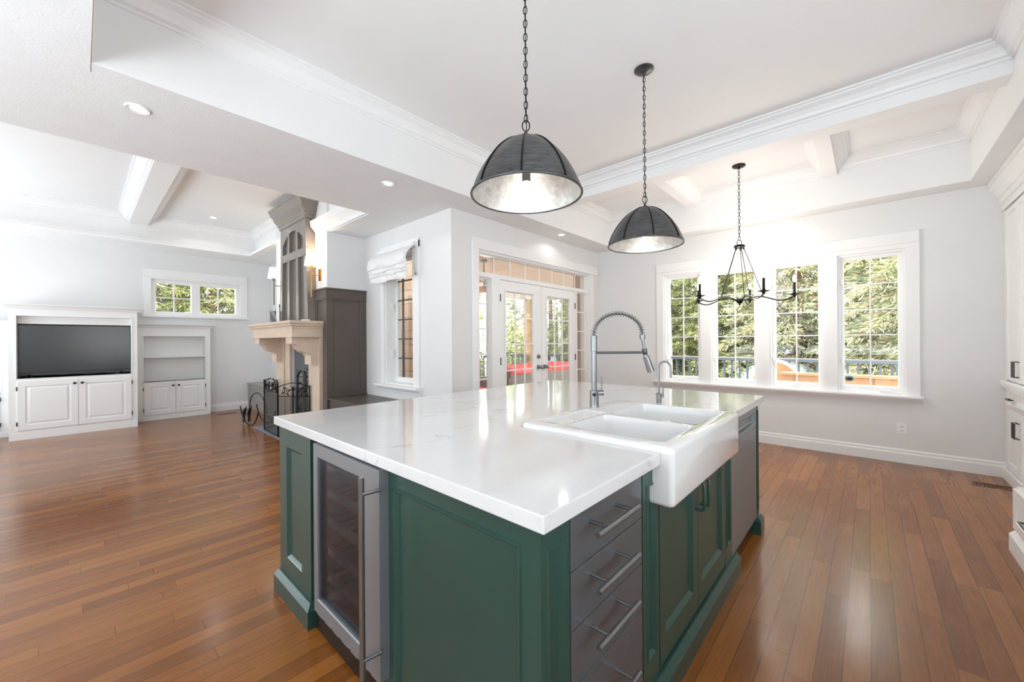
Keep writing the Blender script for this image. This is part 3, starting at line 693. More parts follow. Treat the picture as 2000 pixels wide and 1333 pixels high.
# small filter tap
bx, by = -.954, 2.385
t = thing('filter_faucet', 'small slim brushed nickel water tap right of the tall faucet', 'faucet', (bx, by, CT))
obj('base', MB().lathe([(0, CT), (.0145, CT), (.0145, .965), (.0185, .967), (.0185, .972), (.012, .975), (0, .975)], (bx, by, 0), 20), M['chrome'], t, 40)
d2 = Vector((.85, .5, 0)).normalized(); pts = [Vector((bx, by, .97)), Vector((bx, by, 1.13))]
for k in range(1, 13):
    a = pi - k / 12 * pi; pts.append(Vector((bx, by, 1.13)) + d2 * (.035 + .035 * cos(a)) + Vector((0, 0, .038 * sin(a))))
pts += [pts[-1] + Vector((0, 0, -.06))]
obj('spout', MB().tube(pts, .0062, 10), M['chrome'], t, 60)
obj('handle', MB().cyl((bx, by, .955), Vector((bx, by, .955)) + dirv * .03, .0085, n=14).tube([Vector((bx, by, .96)) + dirv * .026, Vector((bx, by, 1.015)) + dirv * .027], .0036, 8), M['chrome'], t, 40)

# wine fridge
t = thing('wine_fridge', 'stainless wine fridge with dark glass door built into the island', 'wine fridge', (-1.5, .9, 0))
fy = .675
mb = MB().box(-1.87, -1.86, .73, 1.28, .02, .868).box(-1.275, -1.262, .73, 1.28, .02, .868).box(-1.87, -1.262, 1.27, 1.28, .02, .868).box(-1.87, -1.262, .73, 1.28, .85, .868).box(-1.87, -1.262, .73, 1.28, .02, .14)
obj('liner', mb, M['greyobj'], t)
for z in (.24, .36, .49, .62, .73):
    s_ = MB()
    for k in range(9): s_.box(-1.855 + k * .064, -1.835 + k * .064, .77, 1.24, z, z + .008)
    s_.box(-1.858, -1.278, .745, .765, z - .012, z + .016, .003); obj('shelf', s_, M['steel'], t)
lamp('wine_fridge_fill', 'POINT', (-1.56, .95, .80), .8, (.95, .97, 1), .04)  # added fill to brighten the fridge interior
FD = FYm(fy); x0, x1 = -1.774, -1.222
mb = MB().frame(FD, -1.83 + .056, x1 - .0, .148, .866, (.033, .126, .06, .055), -.045, 0, .004)
dr = obj('door', mb, M['steel'], t)
obj('glass', MB().prism([(-1.742, .2), (-1.346, .2), (-1.346, .815), (-1.742, .815)], FD, -.02, -.012), M['dkglass'], dr)
hx = -1.226
hb = MB().cyl((hx, .615, .2), (hx, .615, .858), .0095, n=18)
for z in (.262, .805): hb.cyl((hx + .004, .615, z), (hx + .012, fy - .001, z), .007, n=12)
obj('handle', hb, M['chrome'], dr, 40)
tgm = MB().box(-1.85, -1.265, .712, .73, .015, .135)
obj('toe_grille', tgm, M['black'], t)
sl = MB()
for k in range(7): sl.box(-1.83 + k * .08, -1.775 + k * .08, .7095, .713, .085, .092)
obj('grille_slots', sl, M['steel'], t)

# ------------------------------------------------------------------ pendant lamps
def chain(mb, p, z0, z1, link=.042, w=.0085, r=.0022):
    n = max(2, round((z1 - z0) / (link * .76))); st = (z1 - z0) / n
    for k in range(n):
        c = Vector((p[0], p[1], z0 + (k + .5) * st)); a0 = (k % 2) * pi / 2 + .5; ux = Vector((cos(a0), sin(a0), 0))
        pts = []
        for q in range(12):
            a = 2 * pi * q / 12; pts.append(c + ux * (w * cos(a)) + Vector((0, 0, (st * .5 + r * 1.6) * (abs(sin(a)) ** .8) * (1 if sin(a) > 0 else -1))))
        mb.tube(pts, r, 5, closed=True)
    return mb
def pendant(x, y, label, lit):
    rz, ra, RR = 1.975, 2.242, .252
    t = thing('pendant_lamp', label, 'pendant lamp', (x, y, rz), 'pendant lamps over the island')
    H_ = ra - rz
    prof = lambda q: [(max(.012, q * (1 - (k / 24) ** 1.34) ** .53), (k / 24) * H_) for k in range(25)]
    sh = obj('lamp_shade', MB().lathe([(r, rz + z) for r, z in prof(RR)], (x, y, 0), 56), M['shade'], t, 60)
    obj('shade_lining', MB().lathe([(r, rz + z * .985) for r, z in prof(RR - .004)], (x, y, 0), 56), M['silver'], t, 60)
    rim = [(x + (RR + .002) * cos(2 * pi * k / 56), y + (RR + .002) * sin(2 * pi * k / 56), rz) for k in range(56)]
    obj('rim', MB().tube(rim, .0055, 8, closed=True), M['pull'], t, 60)
    for k in range(8):
        a = 2 * pi * (k + .79) / 8; ca, sa = cos(a), sin(a)
        P0 = [Vector((x + (r + .0015) * ca, y + (r + .0015) * sa, rz + z)) for r, z in prof(RR)][1:]
        obj('rib', MB().tube(P0, .0042, 6), M['iron'], t, 60)
    obj('finial', MB().lathe([(.03, ra - .008), (.018, ra + .004), (.0085, ra + .012), (.007, ra + .03), (0, ra + .032)], (x, y, 0), 16), M['pull'], t, 40)
    u = rt; ring = [Vector((x, y, ra + .054)) + u * (.017 * cos(2 * pi * k / 20)) + Vector((0, 0, .025 * sin(2 * pi * k / 20))) for k in range(20)]
    obj('loop', MB().tube(ring, .0028, 6, closed=True), M['iron'], t, 60)
    obj('chain', chain(MB(), (x, y), ra + .072, ZT - .028), M['iron'], t, 60)
    obj('cord', MB().cyl((x + .003, y, ra + .03), (x - .003, y, ZT - .02), .0022, n=6), M['iron'], t)
    obj('canopy', MB().lathe([(.066, ZT - .001), (.066, ZT - .006), (.055, ZT - .016), (.03, ZT - .026), (.012, ZT - .03), (.008, ZT - .045), (0, ZT - .045)], (x, y, 0), 36), M['shade'], t, 40)
    obj('socket', MB().cyl((x, y, rz + .06), (x, y, ra - .01), .02, n=14), M['pull'], t, 40)
    obj('bulb', MB().sphere((x, y, rz + .032), .03, 16, (1, 1, 1.15)), M['bulb'], t, 60)
    lamp('pendant_glow', 'POINT', (x, y, rz - .01), .8, (1, .95, .88), .03)
pendant(-1.17, 1.395, 'dark dome pendant lamp over the near end of the island', True)
pendant(-1.17, 2.70, 'dark dome pendant lamp over the far end of the island, hung from a round canopy', True)

# ------------------------------------------------------------------ chandelier
x, y = -1.052, 4.902
t = thing('chandelier', 'black five arm candle chandelier hanging before the dining windows', 'chandelier', (x, y, 1.73))
obj('canopy', MB().lathe([(.065, ZT - .001), (.065, ZT - .012), (.05, ZT - .02), (.012, ZT - .024), (.01, ZT - .04), (0, ZT - .04)], (x, y, 0), 28), M['iron'], t, 40)
obj('chain', chain(MB(), (x, y), 2.395, ZT - .03, .05, .01, .0026), M['iron'], t, 60)
obj('loop', MB().tube([Vector((x, y, 2.368)) + rt * (.027 * cos(2 * pi * k / 20)) + Vector((0, 0, .027 * sin(2 * pi * k / 20))) for k in range(20)], .0035, 6, closed=True), M['iron'], t, 60)
obj('hub', MB().lathe([(0, 2.338), (.05, 2.338), (.054, 2.33), (.054, 2.316), (.045, 2.31), (0, 2.31)], (x, y, 0), 28), M['iron'], t, 40)
obj('ball', MB().sphere((x, y, 1.728), .036, 20).cyl((x, y, 1.676), (x, y, 1.70), .006, .012, 12), M['iron'], t, 60)
for k in range(5):
    a = R_(18) + k * 2 * pi / 5; d = Vector((cos(a), sin(a), 0)); c = Vector((x, y, 0))
    pts = []
    for q in range(25):
        s_ = q / 24; r_ = .03 + s_ * .47; z = 1.735 + .030 * sin(s_ * 2 * pi * 1.0 - .3) * (1 if s_ < .95 else 1) + .025 * s_ ** 4
        pts.append(c + d * r_ + Vector((0, 0, z)))
    arm = obj('arm', MB().tube(pts, .0065, 8), M['iron'], t, 60)
    m_ = pts[10]; top = c + d * .04 + Vector((0, 0, 2.312))
    obj('rod', MB().cyl(top, m_, .0036, n=8).cyl(top + Vector((0, 0, .004)), top - Vector((0, 0, .022)), .008, n=10), M['iron'], arm)
    e = pts[-1]
    obj('candle_cup', MB().lathe([(0, -.028), (.012, -.02), (.016, -.004), (.05, .008), (.052, .012), (.02, .013), (.014, .03), (0, .03)], e + Vector((0, 0, .012)), 24), M['iron'], arm, 40)
    obj('candle_sleeve', MB().cyl(e + Vector((0, 0, .03)), e + Vector((0, 0, .15)), .0125, n=14), M['iron'], arm, 40)
    obj('bulb', MB().lathe([(.006, 0), (.013, .018), (.0165, .035), (.012, .058), (.003, .078), (0, .08)], e + Vector((0, 0, .148)), 14), M['bulbw'], arm, 60)
lamp('chandelier_glow', 'POINT', (x, y, 2.05), 20, (1, .93, .84), .25)

# ------------------------------------------------------------------ recessed downlights
def downlight(x, y, z, label, power=4):
    t = thing('recessed_light', label, 'ceiling light', (x, y, z), 'recessed ceiling lights')
    obj('trim_ring', MB().lathe([(.036, .0), (.036, -.004), (.056, -.010), (.058, -.004), (.058, 0)], (x, y, z), 28), M['white_plastic'], t, 40)
    obj('lens', MB().lathe([(0, -.004), (.025, -.0035), (.036, -.001)], (x, y, z), 24), M['dl'], t, 60)
    lamp('downlight_beam', 'SPOT', (x, y, z - .02), power, (1, .98, .95), .04).data.spot_size = R_(150)
downlight(-3.31, .246, ZS, 'recessed ceiling light nearest the camera, in the textured soffit')
downlight(-3.23, 1.896, ZS, 'recessed ceiling light in the soffit in front of the fireplace hood')
downlight(-3.085, 4.415, ZS, 'recessed ceiling light in the soffit before the french doors', 1.5)
downlight(-.78, 5.64, ZS, 'recessed ceiling light in the soffit above the dining windows', 1)
downlight(-7.9, 1.48, ZL, 'recessed ceiling light in the living room tray ceiling')

# ------------------------------------------------------------------ outlet and floor vents
t = thing('power_outlet', 'white double power outlet low on the dining wall under the rightmost window', 'outlet', (.25, YW, .355))
F = FYm(YW)
obj('cover_plate', MB().box(.212, .287, YW - .006, YW, .298, .412, .002), M['white_plastic'], t)
for z in (.332, .378):
    so = obj('socket', MB().box(.232, .267, YW - .009, YW - .005, z - .017, z + .017, .003), M['white_plastic'], t)
    obj('slots', MB().box(.241, .244, YW - .0095, YW - .0088, z - .004, z + .009).box(.255, .258, YW - .0095, YW - .0088, z - .004, z + .009).cyl((.2495, YW - .0095, z - .01), (.2495, YW - .0088, z - .01), .003, n=8), M['brown_leaf'], so)
def vent(label, x0, x1, y0, y1, along):
    t = thing('floor_vent', label, 'floor vent', ((x0 + x1) / 2, (y0 + y1) / 2, 0))
    obj('frame', MB().frame(lambda u, v, d: (u, v, d), x0, x1, y0, y1, .012, 0.0, .004, .001), M['floor'], t)
    obj('grille_shade_sheet', MB().box(x0 + .01, x1 - .01, y0 + .01, y1 - .01, 0.0005, .0012), M['firebox'], t)  # dark sheet on the floor, paints the shade between the grille bars
    g = MB(); L = (x1 - x0) if along == 'x' else (y1 - y0); n = int(L / .022)
    for k in range(1, n):
        q = (x0 if along == 'x' else y0) + k * L / n
        g.box(q - .0025, q + .0025, y0 + .011, y1 - .011, .0005, .002) if along == 'x' else g.box(x0 + .011, x1 - .011, q - .003, q + .003, .0005, .002)
    obj('grille', g, M['floor'], t)
vent('wooden floor vent grille on the floor beside the right-hand white cabinets', .67, .92, 5.30, 5.43, 'x')
vent('wooden floor vent grille on the floor before the bookcase and fireplace bench', -8.79, -8.70, 1.68, 1.98, 'y')

# ------------------------------------------------------------------ built-ins on the television wall
RAISED = lambda w: [(0, -.018), (0, -.002), (.002, 0), (w, 0), (w + .006, -.008), (w + .018, -.009), (w + .04, -.001)]
def knob(parent, F, u, v):
    c = Vector(F(u, v, 0)); ax = Vector(F(u, v, 1)) - c
    obj('knob', MB().lathe([(.006, 0), (.006, .012), (.016, .018), (.017, .024), (.01, .03), (0, .031)], c, 16, ax), M['knob'], parent, 40)
def hinge(parent, F, u, v):
    a = Vector(F(u, v - .028, .004)); b = Vector(F(u, v + .028, .004))
    obj('hinge', MB().cyl(a, b, .0055, n=8), M['knob'], parent, 40)
def builtin(name, label, cat, xf, xb, y0, y1, zt, zc, o, dz, shelf=None, base=.085, doors=True):
    """o = opening (y0,y1,z0,z1); dz = doors z0,z1"""
    t = thing(name, label, cat, ((xf + xb) / 2, (y0 + y1) / 2, 0))
    F = FXp(xf)
    mb = MB().frame(F, y0, y1, 0, zc, (o[0] - y0, y1 - o[1], o[2], zc - o[3]), xb - xf, 0, .004)
    mb.frame(F, o[0] - .002, o[1] + .002, o[2] - .021, o[3] + .002, (.004, .004, .021, .004), xb - xf + .001, -.006)
    obj('carcass', mb, M['cab'], t)
    obj('back_panel', MB().box(xb, xb + .012, o[0], o[1], o[2] - .02, o[3]), M['cab'], t)
    obj('inner_moulding', MB().frame(F, o[0] - .012, o[1] + .012, o[2] + .004, o[3] + .02, (.014, .014, .0, .03), -.02, .006, .004), M['cab'], t)
    obj('cornice', MB().sweep([(xb, y0), (xf, y0), (xf, y1), (xb, y1)][::-1], crown(zt - zc, .07, zt)), M['cab'], t)
    obj('top', MB().box(xb, xf + .06, y0 - .06, y1 + .06, zt - .012, zt), M['cab'], t)
    obj('plinth', MB().box(xb, xf + .004, y0, y1, 0, base, .002), M['cab'], t)
    if shelf: obj('shelf', MB().box(xb + .01, xf - .01, o[0], o[1], shelf - .022, shelf, .002), M['cab'], t)
    ym = (o[0] + o[1]) / 2
    for k, (a, b) in enumerate(((o[0] + .003, ym - .002), (ym + .002, o[1] - .003))):
        d = obj('door', MB().rings(F, a, b, dz[0], dz[1], [(q, w + .016) for q, w in RAISED(.07)], back=True), M['cab'], t)
        F2 = FXp(xf + .016); ku = b - .035 if k == 0 else a + .035; knob(d, F2, ku, dz[1] - .06)
        hu = a - .004 if k == 0 else b + .004
        for v in (dz[0] + .09, dz[1] - .1): hinge(d, F2, hu, v)
    return t
builtin('media_cabinet', 'white built-in media cabinet holding the television', 'cabinet', -8.51, -9.18, -.64, .612, 1.855, 1.78, (-.571, .547, .832, 1.70), (.132, .80), base=.10)
builtin('bookcase', 'white built-in bookcase with one shelf right of the television', 'bookcase', -8.98, -9.19, .63, 1.62, 1.635, 1.56, (.717, 1.543, .645, 1.432), (.09, .632), 1.078, base=.07)
builtin('bookcase', 'white built-in bookcase left of the television, cut by the photo edge', 'bookcase', -8.98, -9.19, -1.66, -.66, 1.635, 1.56, (-1.57, -.745, .645, 1.432), (.09, .632), 1.078, base=.07)
mv = next(o for o in scene.objects if o.name.startswith('media_cabinet'))
obj('added_band_panel', MB().box(-8.66, -8.60, -.571, .547, 1.585, 1.70, .003), M['cab'], mv)  # added panel that lightens the shaded band above the television
t = thing('television', 'large flat black television standing in the white media cabinet', 'television', (-8.66, -.01, .832))
F = FXp(-8.64)
obj('housing', MB().box(-8.70, -8.655, -.575, .552, .885, 1.575, .006), M['black'], t)
obj('screen', MB().box(-8.656, -8.645, -.568, .545, .905, 1.568, .002), M['tv'], t)
obj('bezel', MB().frame(F, -.577, .554, .872, 1.577, (.008, .008, .028, .008), -.03, 0, .002), M['tvgrey'], t)
for s_, y0 in ((-1, -.47), (1, .44)):
    obj('foot', MB().tube([(-8.66, y0, .885), (-8.60, y0 - .03, .842)], .009, 8).tube([(-8.66, y0, .885), (-8.60, y0 + .03, .842)], .009, 8), M['black'], t)
c_ = obj('cable', MB().tube([(-8.60, .05, .842), (-8.585, .13, .86), (-8.58, .2, .868), (-8.585, .3, .858), (-8.59, .40, .85)], .004, 6).box(-8.60, -8.575, .37, .41, .838, .86, .003), M['black'], origin=(-8.59, .2, .838))
tag(c_, 'thin black cable lying below the television screen', 'cable')

# ------------------------------------------------------------------ fireplace
t = thing('fireplace_mantel', 'beige cast stone fireplace mantel on two jambs', 'fireplace', (-6.19, YP, 0))
jy = 2.115
obj('jamb', MB().box(-7.03, -6.675, jy, YP, 0, 1.40).box(-6.675, -6.475, jy + .02, YP + .3, 0, 1.40, .002), M['stone'], t)
obj('jamb', MB().box(-5.70, -5.338, jy, YP, 0, 1.40), M['stone'], t)
obj('frieze', MB().box(-6.99, -5.335, 1.785, YP, 1.372, 1.49, .004).box(-6.985, -5.325, 1.78, YP, 1.366, 1.385, .004), M['stone'], t)
obj('shelf', MB().sweep([(-7.0, YP), (-7.0, 1.79), (-5.33, 1.79), (-5.33, YP)][::-1], [(0, 1.48), (.008, 1.48), (.012, 1.50), (.03, 1.515), (.035, 1.535), (.05, 1.545), (.05, 1.578), (0, 1.578)][::1]).box(-7.0, -5.33, 1.79, YP, 1.48, 1.577), M['stone'], t)
cp = [(jy, 1.375), (1.80, 1.375), (1.80, 1.285), (1.83, 1.285), (1.85, 1.275), (1.88, 1.245), (1.90, 1.215), (1.93, 1.185), (1.965, 1.165), (2.0, 1.155), (2.012, 1.13), (2.03, 1.13), (2.03, 1.01), (jy, 1.01)]
for a, b in ((-6.93, -6.72), (-5.60, -5.39)):
    obj('corbel', MB().prism(cp, lambda u, v, d: (d, u, v), a, b), M['stone'], t)
t = thing('fireplace_insert', 'dark grey metal fireplace insert with arched glass doors', 'fireplace insert', (-6.09, 2.18, 0))
iy = 2.2
obj('surround', MB().frame(FYm(iy), -6.475, -5.70, .0, 1.27, (.085, .03, .06, .38), -.06, 0), M['gunmetal'], t)
obj('firebox', MB().box(-6.47, -5.71, YP + .4, YP + .44, .02, 1.27).box(-6.47, -5.71, iy + .02, YP + .44, 0.005, .03), M['firebox'], t)
obj('vent_slot', MB().box(-6.45, -5.72, iy - .004, iy + .02, 1.17, 1.22), M['black'], t)
ar = [(-6.36, .08)] + [(-6.06 + .30 * cos(pi - k / 14 * pi), .76 + .15 * sin(pi - k / 14 * pi)) for k in range(15)] + [(-5.76, .08)]
obj('door_frame', MB().tube([(u, iy - .012, v) for u, v in ar], .02, 8).box(-6.075, -6.045, iy - .03, iy, .08, .90), M['gunmetal'], t, 50)
obj('door_glass', MB().prism(ar, FYm(iy), .002, .006), M['fireglass'], t)
gr = MB()
for k in range(6): gr.box(-6.34, -5.78, iy - .016, iy - .004, .11 + k * .042, .13 + k * .042)
obj('louvre_grille', gr, M['iron'], t)
h_ = obj('hearth', MB().box(-7.0, -5.25, 1.79, jy, 0, .012, .003), M['slate'], origin=(-6.1, 1.95, 0)); tag(h_, 'blue grey slate hearth slab in front of the fireplace', 'hearth')
# tapered hood over the mantel
t = thing('chimney_hood', 'grey panelled chimney hood tapering up above the mantel', 'chimney hood', (-6.1, YP, 1.578))
hx0b, hx1b, hx0t, hx1t, hyb, hyt, hz0, hz1 = -6.66, -5.555, -6.545, -5.588, 2.105, 2.09, 1.578, 3.08
mb = MB(); V = [(hx0b, hyb, hz0), (hx1b, hyb, hz0), (hx1b, YP, hz0), (hx0b, YP, hz0), (hx0t, hyt, 2.75), (hx1t, hyt, 2.75), (hx1t, YP, 2.75), (hx0t, YP, 2.75), (hx0t, hyt, hz1), (hx1t, hyt, hz1), (hx1t, YP, hz1), (hx0t, YP, hz1)]
mb._add(V, [(3, 2, 1, 0), (0, 1, 5, 4), (1, 2, 6, 5), (2, 3, 7, 6), (3, 0, 4, 7), (4, 5, 9, 8), (5, 6, 10, 9), (6, 7, 11, 10), (7, 4, 8, 11), (8, 9, 10, 11)])
obj('body', mb, M['hood'], t)
def hoodx(f, z):
    k = min(1, (z - hz0) / (2.75 - hz0)); a = hx0b + (hx0t - hx0b) * k; b = hx1b + (hx1t - hx1b) * k; return a + (b - a) * f
def hoody(z):
    k = min(1, (z - hz0) / (2.75 - hz0)); return hyb + (hyt - hyb) * k
def batten(f0, f1, z0, z1, z1b=None):
    m_ = MB(); q = .045; z1b = z1 if z1b is None else z1b
    A = [(hoodx(f0, z0), hoody(z0), z0), (hoodx(f1, z0), hoody(z0), z0), (hoodx(f1, z1b), hoody(z1b), z1b), (hoodx(f0, z1), hoody(z1), z1)]
    m_._add(A + [(a, b - q, c) for a, b, c in A], [(0, 1, 2, 3), (7, 6, 5, 4), (0, 4, 5, 1), (1, 5, 6, 2), (2, 6, 7, 3), (3, 7, 4, 0)]); return m_
arch_z = lambda f: 2.70 + .20 * sin(pi * min(1, max(0, (f - .03) / .94)))
for f0, f1 in ((.0, .09), (.30, .37), (.63, .70), (.90, 1.0)):
    obj('batten', batten(f0, f1, hz0, 2.50), M['hood'], t)
    obj('batten', batten(f0, f1, 2.58, arch_z(f0), arch_z(f1)), M['hood'], t)
obj('cross_rail', batten(0, 1, 2.48, 2.59), M['hood'], t)
m_ = MB(); N_ = 16; P_ = []
for k in range(N_ + 1):
    f = k / N_; z = arch_z(f); P_ += [(hoodx(f, z), hoody(z), z - .01), (hoodx(f, z), hoody(z) - .045, z - .01), (hoodx(f, 3.0), hoody(3.0) - .045, 3.0), (hoodx(f, 3.0), hoody(3.0), 3.0)]
m_._add(P_, [(i * 4 + k, i * 4 + (k + 1) % 4, i * 4 + 4 + (k + 1) % 4, i * 4 + 4 + k) for i in range(N_) for k in range(4)] + [(0, 1, 2, 3), (N_ * 4 + 3, N_ * 4 + 2, N_ * 4 + 1, N_ * 4)])
obj('arch_rail', m_, M['hood'], t)
obj('cornice', MB().sweep([(hx0t - .01, YP), (hx0t - .01, hyt - .046), (hx1t + .01, hyt - .046), (hx1t + .01, YP)][::-1], [(0, 2.98), (.012, 2.98), (.016, 3.02), (.03, 3.03), (.035, 3.06), (.06, 3.09), (.075, 3.14), (.11, 3.20), (.115, 3.24), (.13, 3.25), (.13, 3.27), (0, 3.27)]).box(hx0t, hx1t, hyt, YP, 3.0, 3.27), M['hood'], t)
# dark panelled wainscot on the end of the chimney wall
t = thing('wall_panelling', 'dark brown panelled wainscot on the end of the chimney wall', 'wall panel', (XP, 2.4, .58))
F = FXp(XP)
obj('panel', MB().frame(F, YP - .0194, YB, .56, 1.90, (.085, .085, .1, .05), 0, .02, .003).box(XP, XP + .008, YP, YB, .56, 1.9), M['taupe'], t)
obj('panel', MB().frame(FYm(YP), -5.56, XP + .0194, .02, 1.90, (.06, .1, .1, .05), 0, .02, .003).box(-5.56, XP, YP - .008, YP, .02, 1.9), M['taupe'], t)
obj('cap_rail', MB().sweep([(-5.56, YP - .02), (XP + .02, YP - .02), (XP + .02, YB)][::-1], [(0, 1.86), (.010, 1.86), (.012, 1.875), (.006, 1.88), (.006, 1.985), (.02, 1.99), (.022, 2.01), (0, 2.012)]), M['taupe'], t)
obj('base_rail', MB().box(XP + .001, XP + .03, YP - .015, YB, .578, .61, .004), M['taupe'], t)
# benches
def bench(label, x0, x1, zt, mat, y0=YP):
    t = thing('window_bench', label, 'bench', ((x0 + x1) / 2, (y0 + YB) / 2, 0))
    obj('box', MB().rings(FYm(y0), x0, x1, 0, zt - .025, [(0, -.02), (0, 0), (.07, 0), (.078, -.012), (.09, -.012)]).box(x0, x1, y0 + .0201, YB, 0, zt - .026), mat, t)
    obj('seat', MB().box(x0, x1 + .0, y0 - .02, YB, zt - .027, zt, .005), mat, t)
bench('dark brown built-in bench under the tall narrow window', XP + .002, -3.95, .577, M['taupe'], YP + .01)
bench('grey built-in bench between the television wall and the fireplace', XT + .02, -7.165, .505, M['bench'], 2.26)
# sconces
def sconce(x, label, metal, glow):
    t = thing('wall_sconce', label, 'wall lamp', (x, YP, 2.2), 'sconces beside the chimney hood')
    obj('back_plate', MB().box(x - .035, x + .035, YP - .015, YP, 2.12, 2.28, .003), metal, t)
    obj('arm', MB().cyl((x, YP - .012, 2.195), (x, YP - .115, 2.195), .006, n=10).cyl((x, YP - .115, 1.90), (x, YP - .115, 2.29), .008, n=12).cyl((x, YP - .115, 2.27), (x, YP - .115, 2.31), .022, .026, 16).sphere((x, YP - .115, 1.90), .01, 10), metal, t, 40)
    obj('lamp_shade', MB().lathe([(.085, 2.31), (.058, 2.475)], (x, YP - .115, 0), 28).lathe([(.083, 2.311), (.056, 2.474)], (x, YP - .115, 0), 28), M['shade_lit'], t, 60)
    lamp('sconce_glow', 'POINT', (x, YP - .115, 2.52), glow, (1, .8, .55), .04)
sconce(-5.42, 'brass wall sconce with lit white shade on the right of the chimney hood', M['brass'], 3)
sconce(-6.90, 'dark wall sconce with white shade on the left of the chimney hood', M['pull'], 1.5)
# mantel objects
def single(name, mb, mat, origin, label, cat, smooth=None, group=None):
    o = obj(name, mb, mat, None, smooth, origin); tag(o, label, cat, group); return o
vx = -6.77
m_ = MB(); b0 = [(-.055, -.05), (.055, -.05), (.055, .05), (-.055, .05)]; t0 = [(-.05, 0), (0, -.045), (.045, 0), (0, .045)]
m_._add([(vx + a, 2.0 + b, 1.578) for a, b in b0] + [(vx + a, 2.0 + b, 1.79) for a, b in t0], [(3, 2, 1, 0), (4, 5, 6, 7), (0, 1, 4), (1, 5, 4), (1, 2, 5), (2, 6, 5), (2, 3, 6), (3, 7, 6), (3, 0, 7), (0, 4, 7)])
single('vase', m_, M['greyobj'], (vx, 2.0, 1.578), 'grey faceted vase on the left of the mantel shelf', 'vase')
single('figurine', MB().lathe([(.028, 0), (.03, .02), (.018, .05), (.012, .06), (0, .062)], (-6.60, 1.93, 1.578), 14), M['greyobj'], (-6.60, 1.93, 1.578), 'tiny grey ornament on the mantel shelf beside the faceted vase', 'ornament', 40)
single('candlestick', MB().lathe([(.028, 0), (.028, .006), (.008, .012), (.007, .26), (.014, .27), (.011, .285), (.011, .31), (0, .31)], (-6.685, 2.07, 1.578), 16), M['iron'], (-6.685, 2.07, 1.578), 'thin black candlestick on the mantel shelf beside the hood', 'candlestick', 40)
single('small_box', MB().box(-5.50, -5.38, 1.95, 2.02, 1.578, 1.60, .004), M['white_plastic'], (-5.44, 1.98, 1.578), 'small flat white box on the right of the mantel shelf', 'box')

# fire screen: front panel and folded wings with scrolled tops
t = thing('fire_screen', 'black wrought iron mesh fire screen on the slate hearth', 'fire screen', (-6.2, 1.84, .012))
def screen_panel(A, B, zt):
    A = Vector(A); B = Vector(B); L = (B - A).length; d = (B - A) / L; P = lambda s, z: (A + d * s) + Vector((0, 0, z))
    f = MB()
    f.tube([P(0, .012), P(0, zt)], .009, 6); f.tube([P(L, .012), P(L, zt)], .009, 6)
    f.tube([P(0, .02), P(L, .02)], .006, 6); f.tube([P(0, zt - .15), P(L, zt - .15)], .006, 6)
    f.tube([P(L * k / 12, zt - .03 + .06 * sin(pi * k / 12)) for k in range(13)], .006, 6)
    fr = obj('frame', f, M['iron'], t, 60)
    sc = MB()
    for k in range(max(2, int(L / .16))):
        c = P((k + .5) * L / max(2, int(L / .16)), zt - .085)
        pts = []
        for q in range(22):
            a = q / 21 * 3.6 * pi; r_ = .05 * (1 - q / 24); pts.append(c + d * (r_ * cos(a) * (1 if k % 2 else -1)) + Vector((0, 0, r_ * sin(a))))
        sc.tube(pts, .0045, 5)
        for q in range(4):
            a = q * 1.7 + k; l0 = c + d * (.03 * cos(a)) + Vector((0, 0, .03 * sin(a))); l1 = l0 + d * (.05 * cos(a + .6)) + Vector((0, 0, .05 * sin(a + .6)))
            sc.tube([l0, (l0 + l1) / 2, l1], [.001, .013, .001], 5)
    obj('scrollwork', sc, M['iron'], fr, 60)
    obj('mesh', MB()._add([P(0, .02), P(L, .02), P(L, zt - .15), P(0, zt - .15)], [(0, 1, 2, 3)]), M['mesh'], t)
screen_panel((-6.64, 1.84, 0), (-5.98, 1.82, 0), .76)
screen_panel((-5.98, 1.82, 0), (-5.60, 2.09, 0), .72)
screen_panel((-6.64, 1.84, 0), (-6.90, 2.09, 0), .72)
# fireplace tools
t = thing('fireplace_tools', 'set of black iron fireplace tools on a stand before the right jamb', 'fireplace tools', (-5.75, 1.98, .012))
st = MB().lathe([(0, .012), (.09, .012), (.09, .022), (.02, .03), (.008, .04), (.008, .62), (0, .63)], (-5.75, 1.98, 0), 20).tube([(-5.85, 1.98, .56), (-5.65, 1.98, .56)], .006, 6)
obj('stand', st, M['iron'], t, 40)
for k, (dx, dy) in enumerate(((-.08, -.02), (.0, -.05), (.08, -.02))):
    p0 = Vector((-5.75 + dx, 1.98 + dy, .06)); p1 = Vector((-5.75 + dx * .8, 1.98 + dy, .64))
    pts = [p1 + Vector((.03 * cos(a_), 0, .03 + .03 * sin(a_))) for a_ in [(-.5 + q / 8) * 2 * pi for q in range(8)]]
    obj('poker', MB().tube([p0, p1], .006, 6).tube(pts, .005, 5, closed=True).box(p0.x - .025, p0.x + .025, p0.y - .006, p0.y + .006, .05, .13, .004), M['iron'], t, 60)
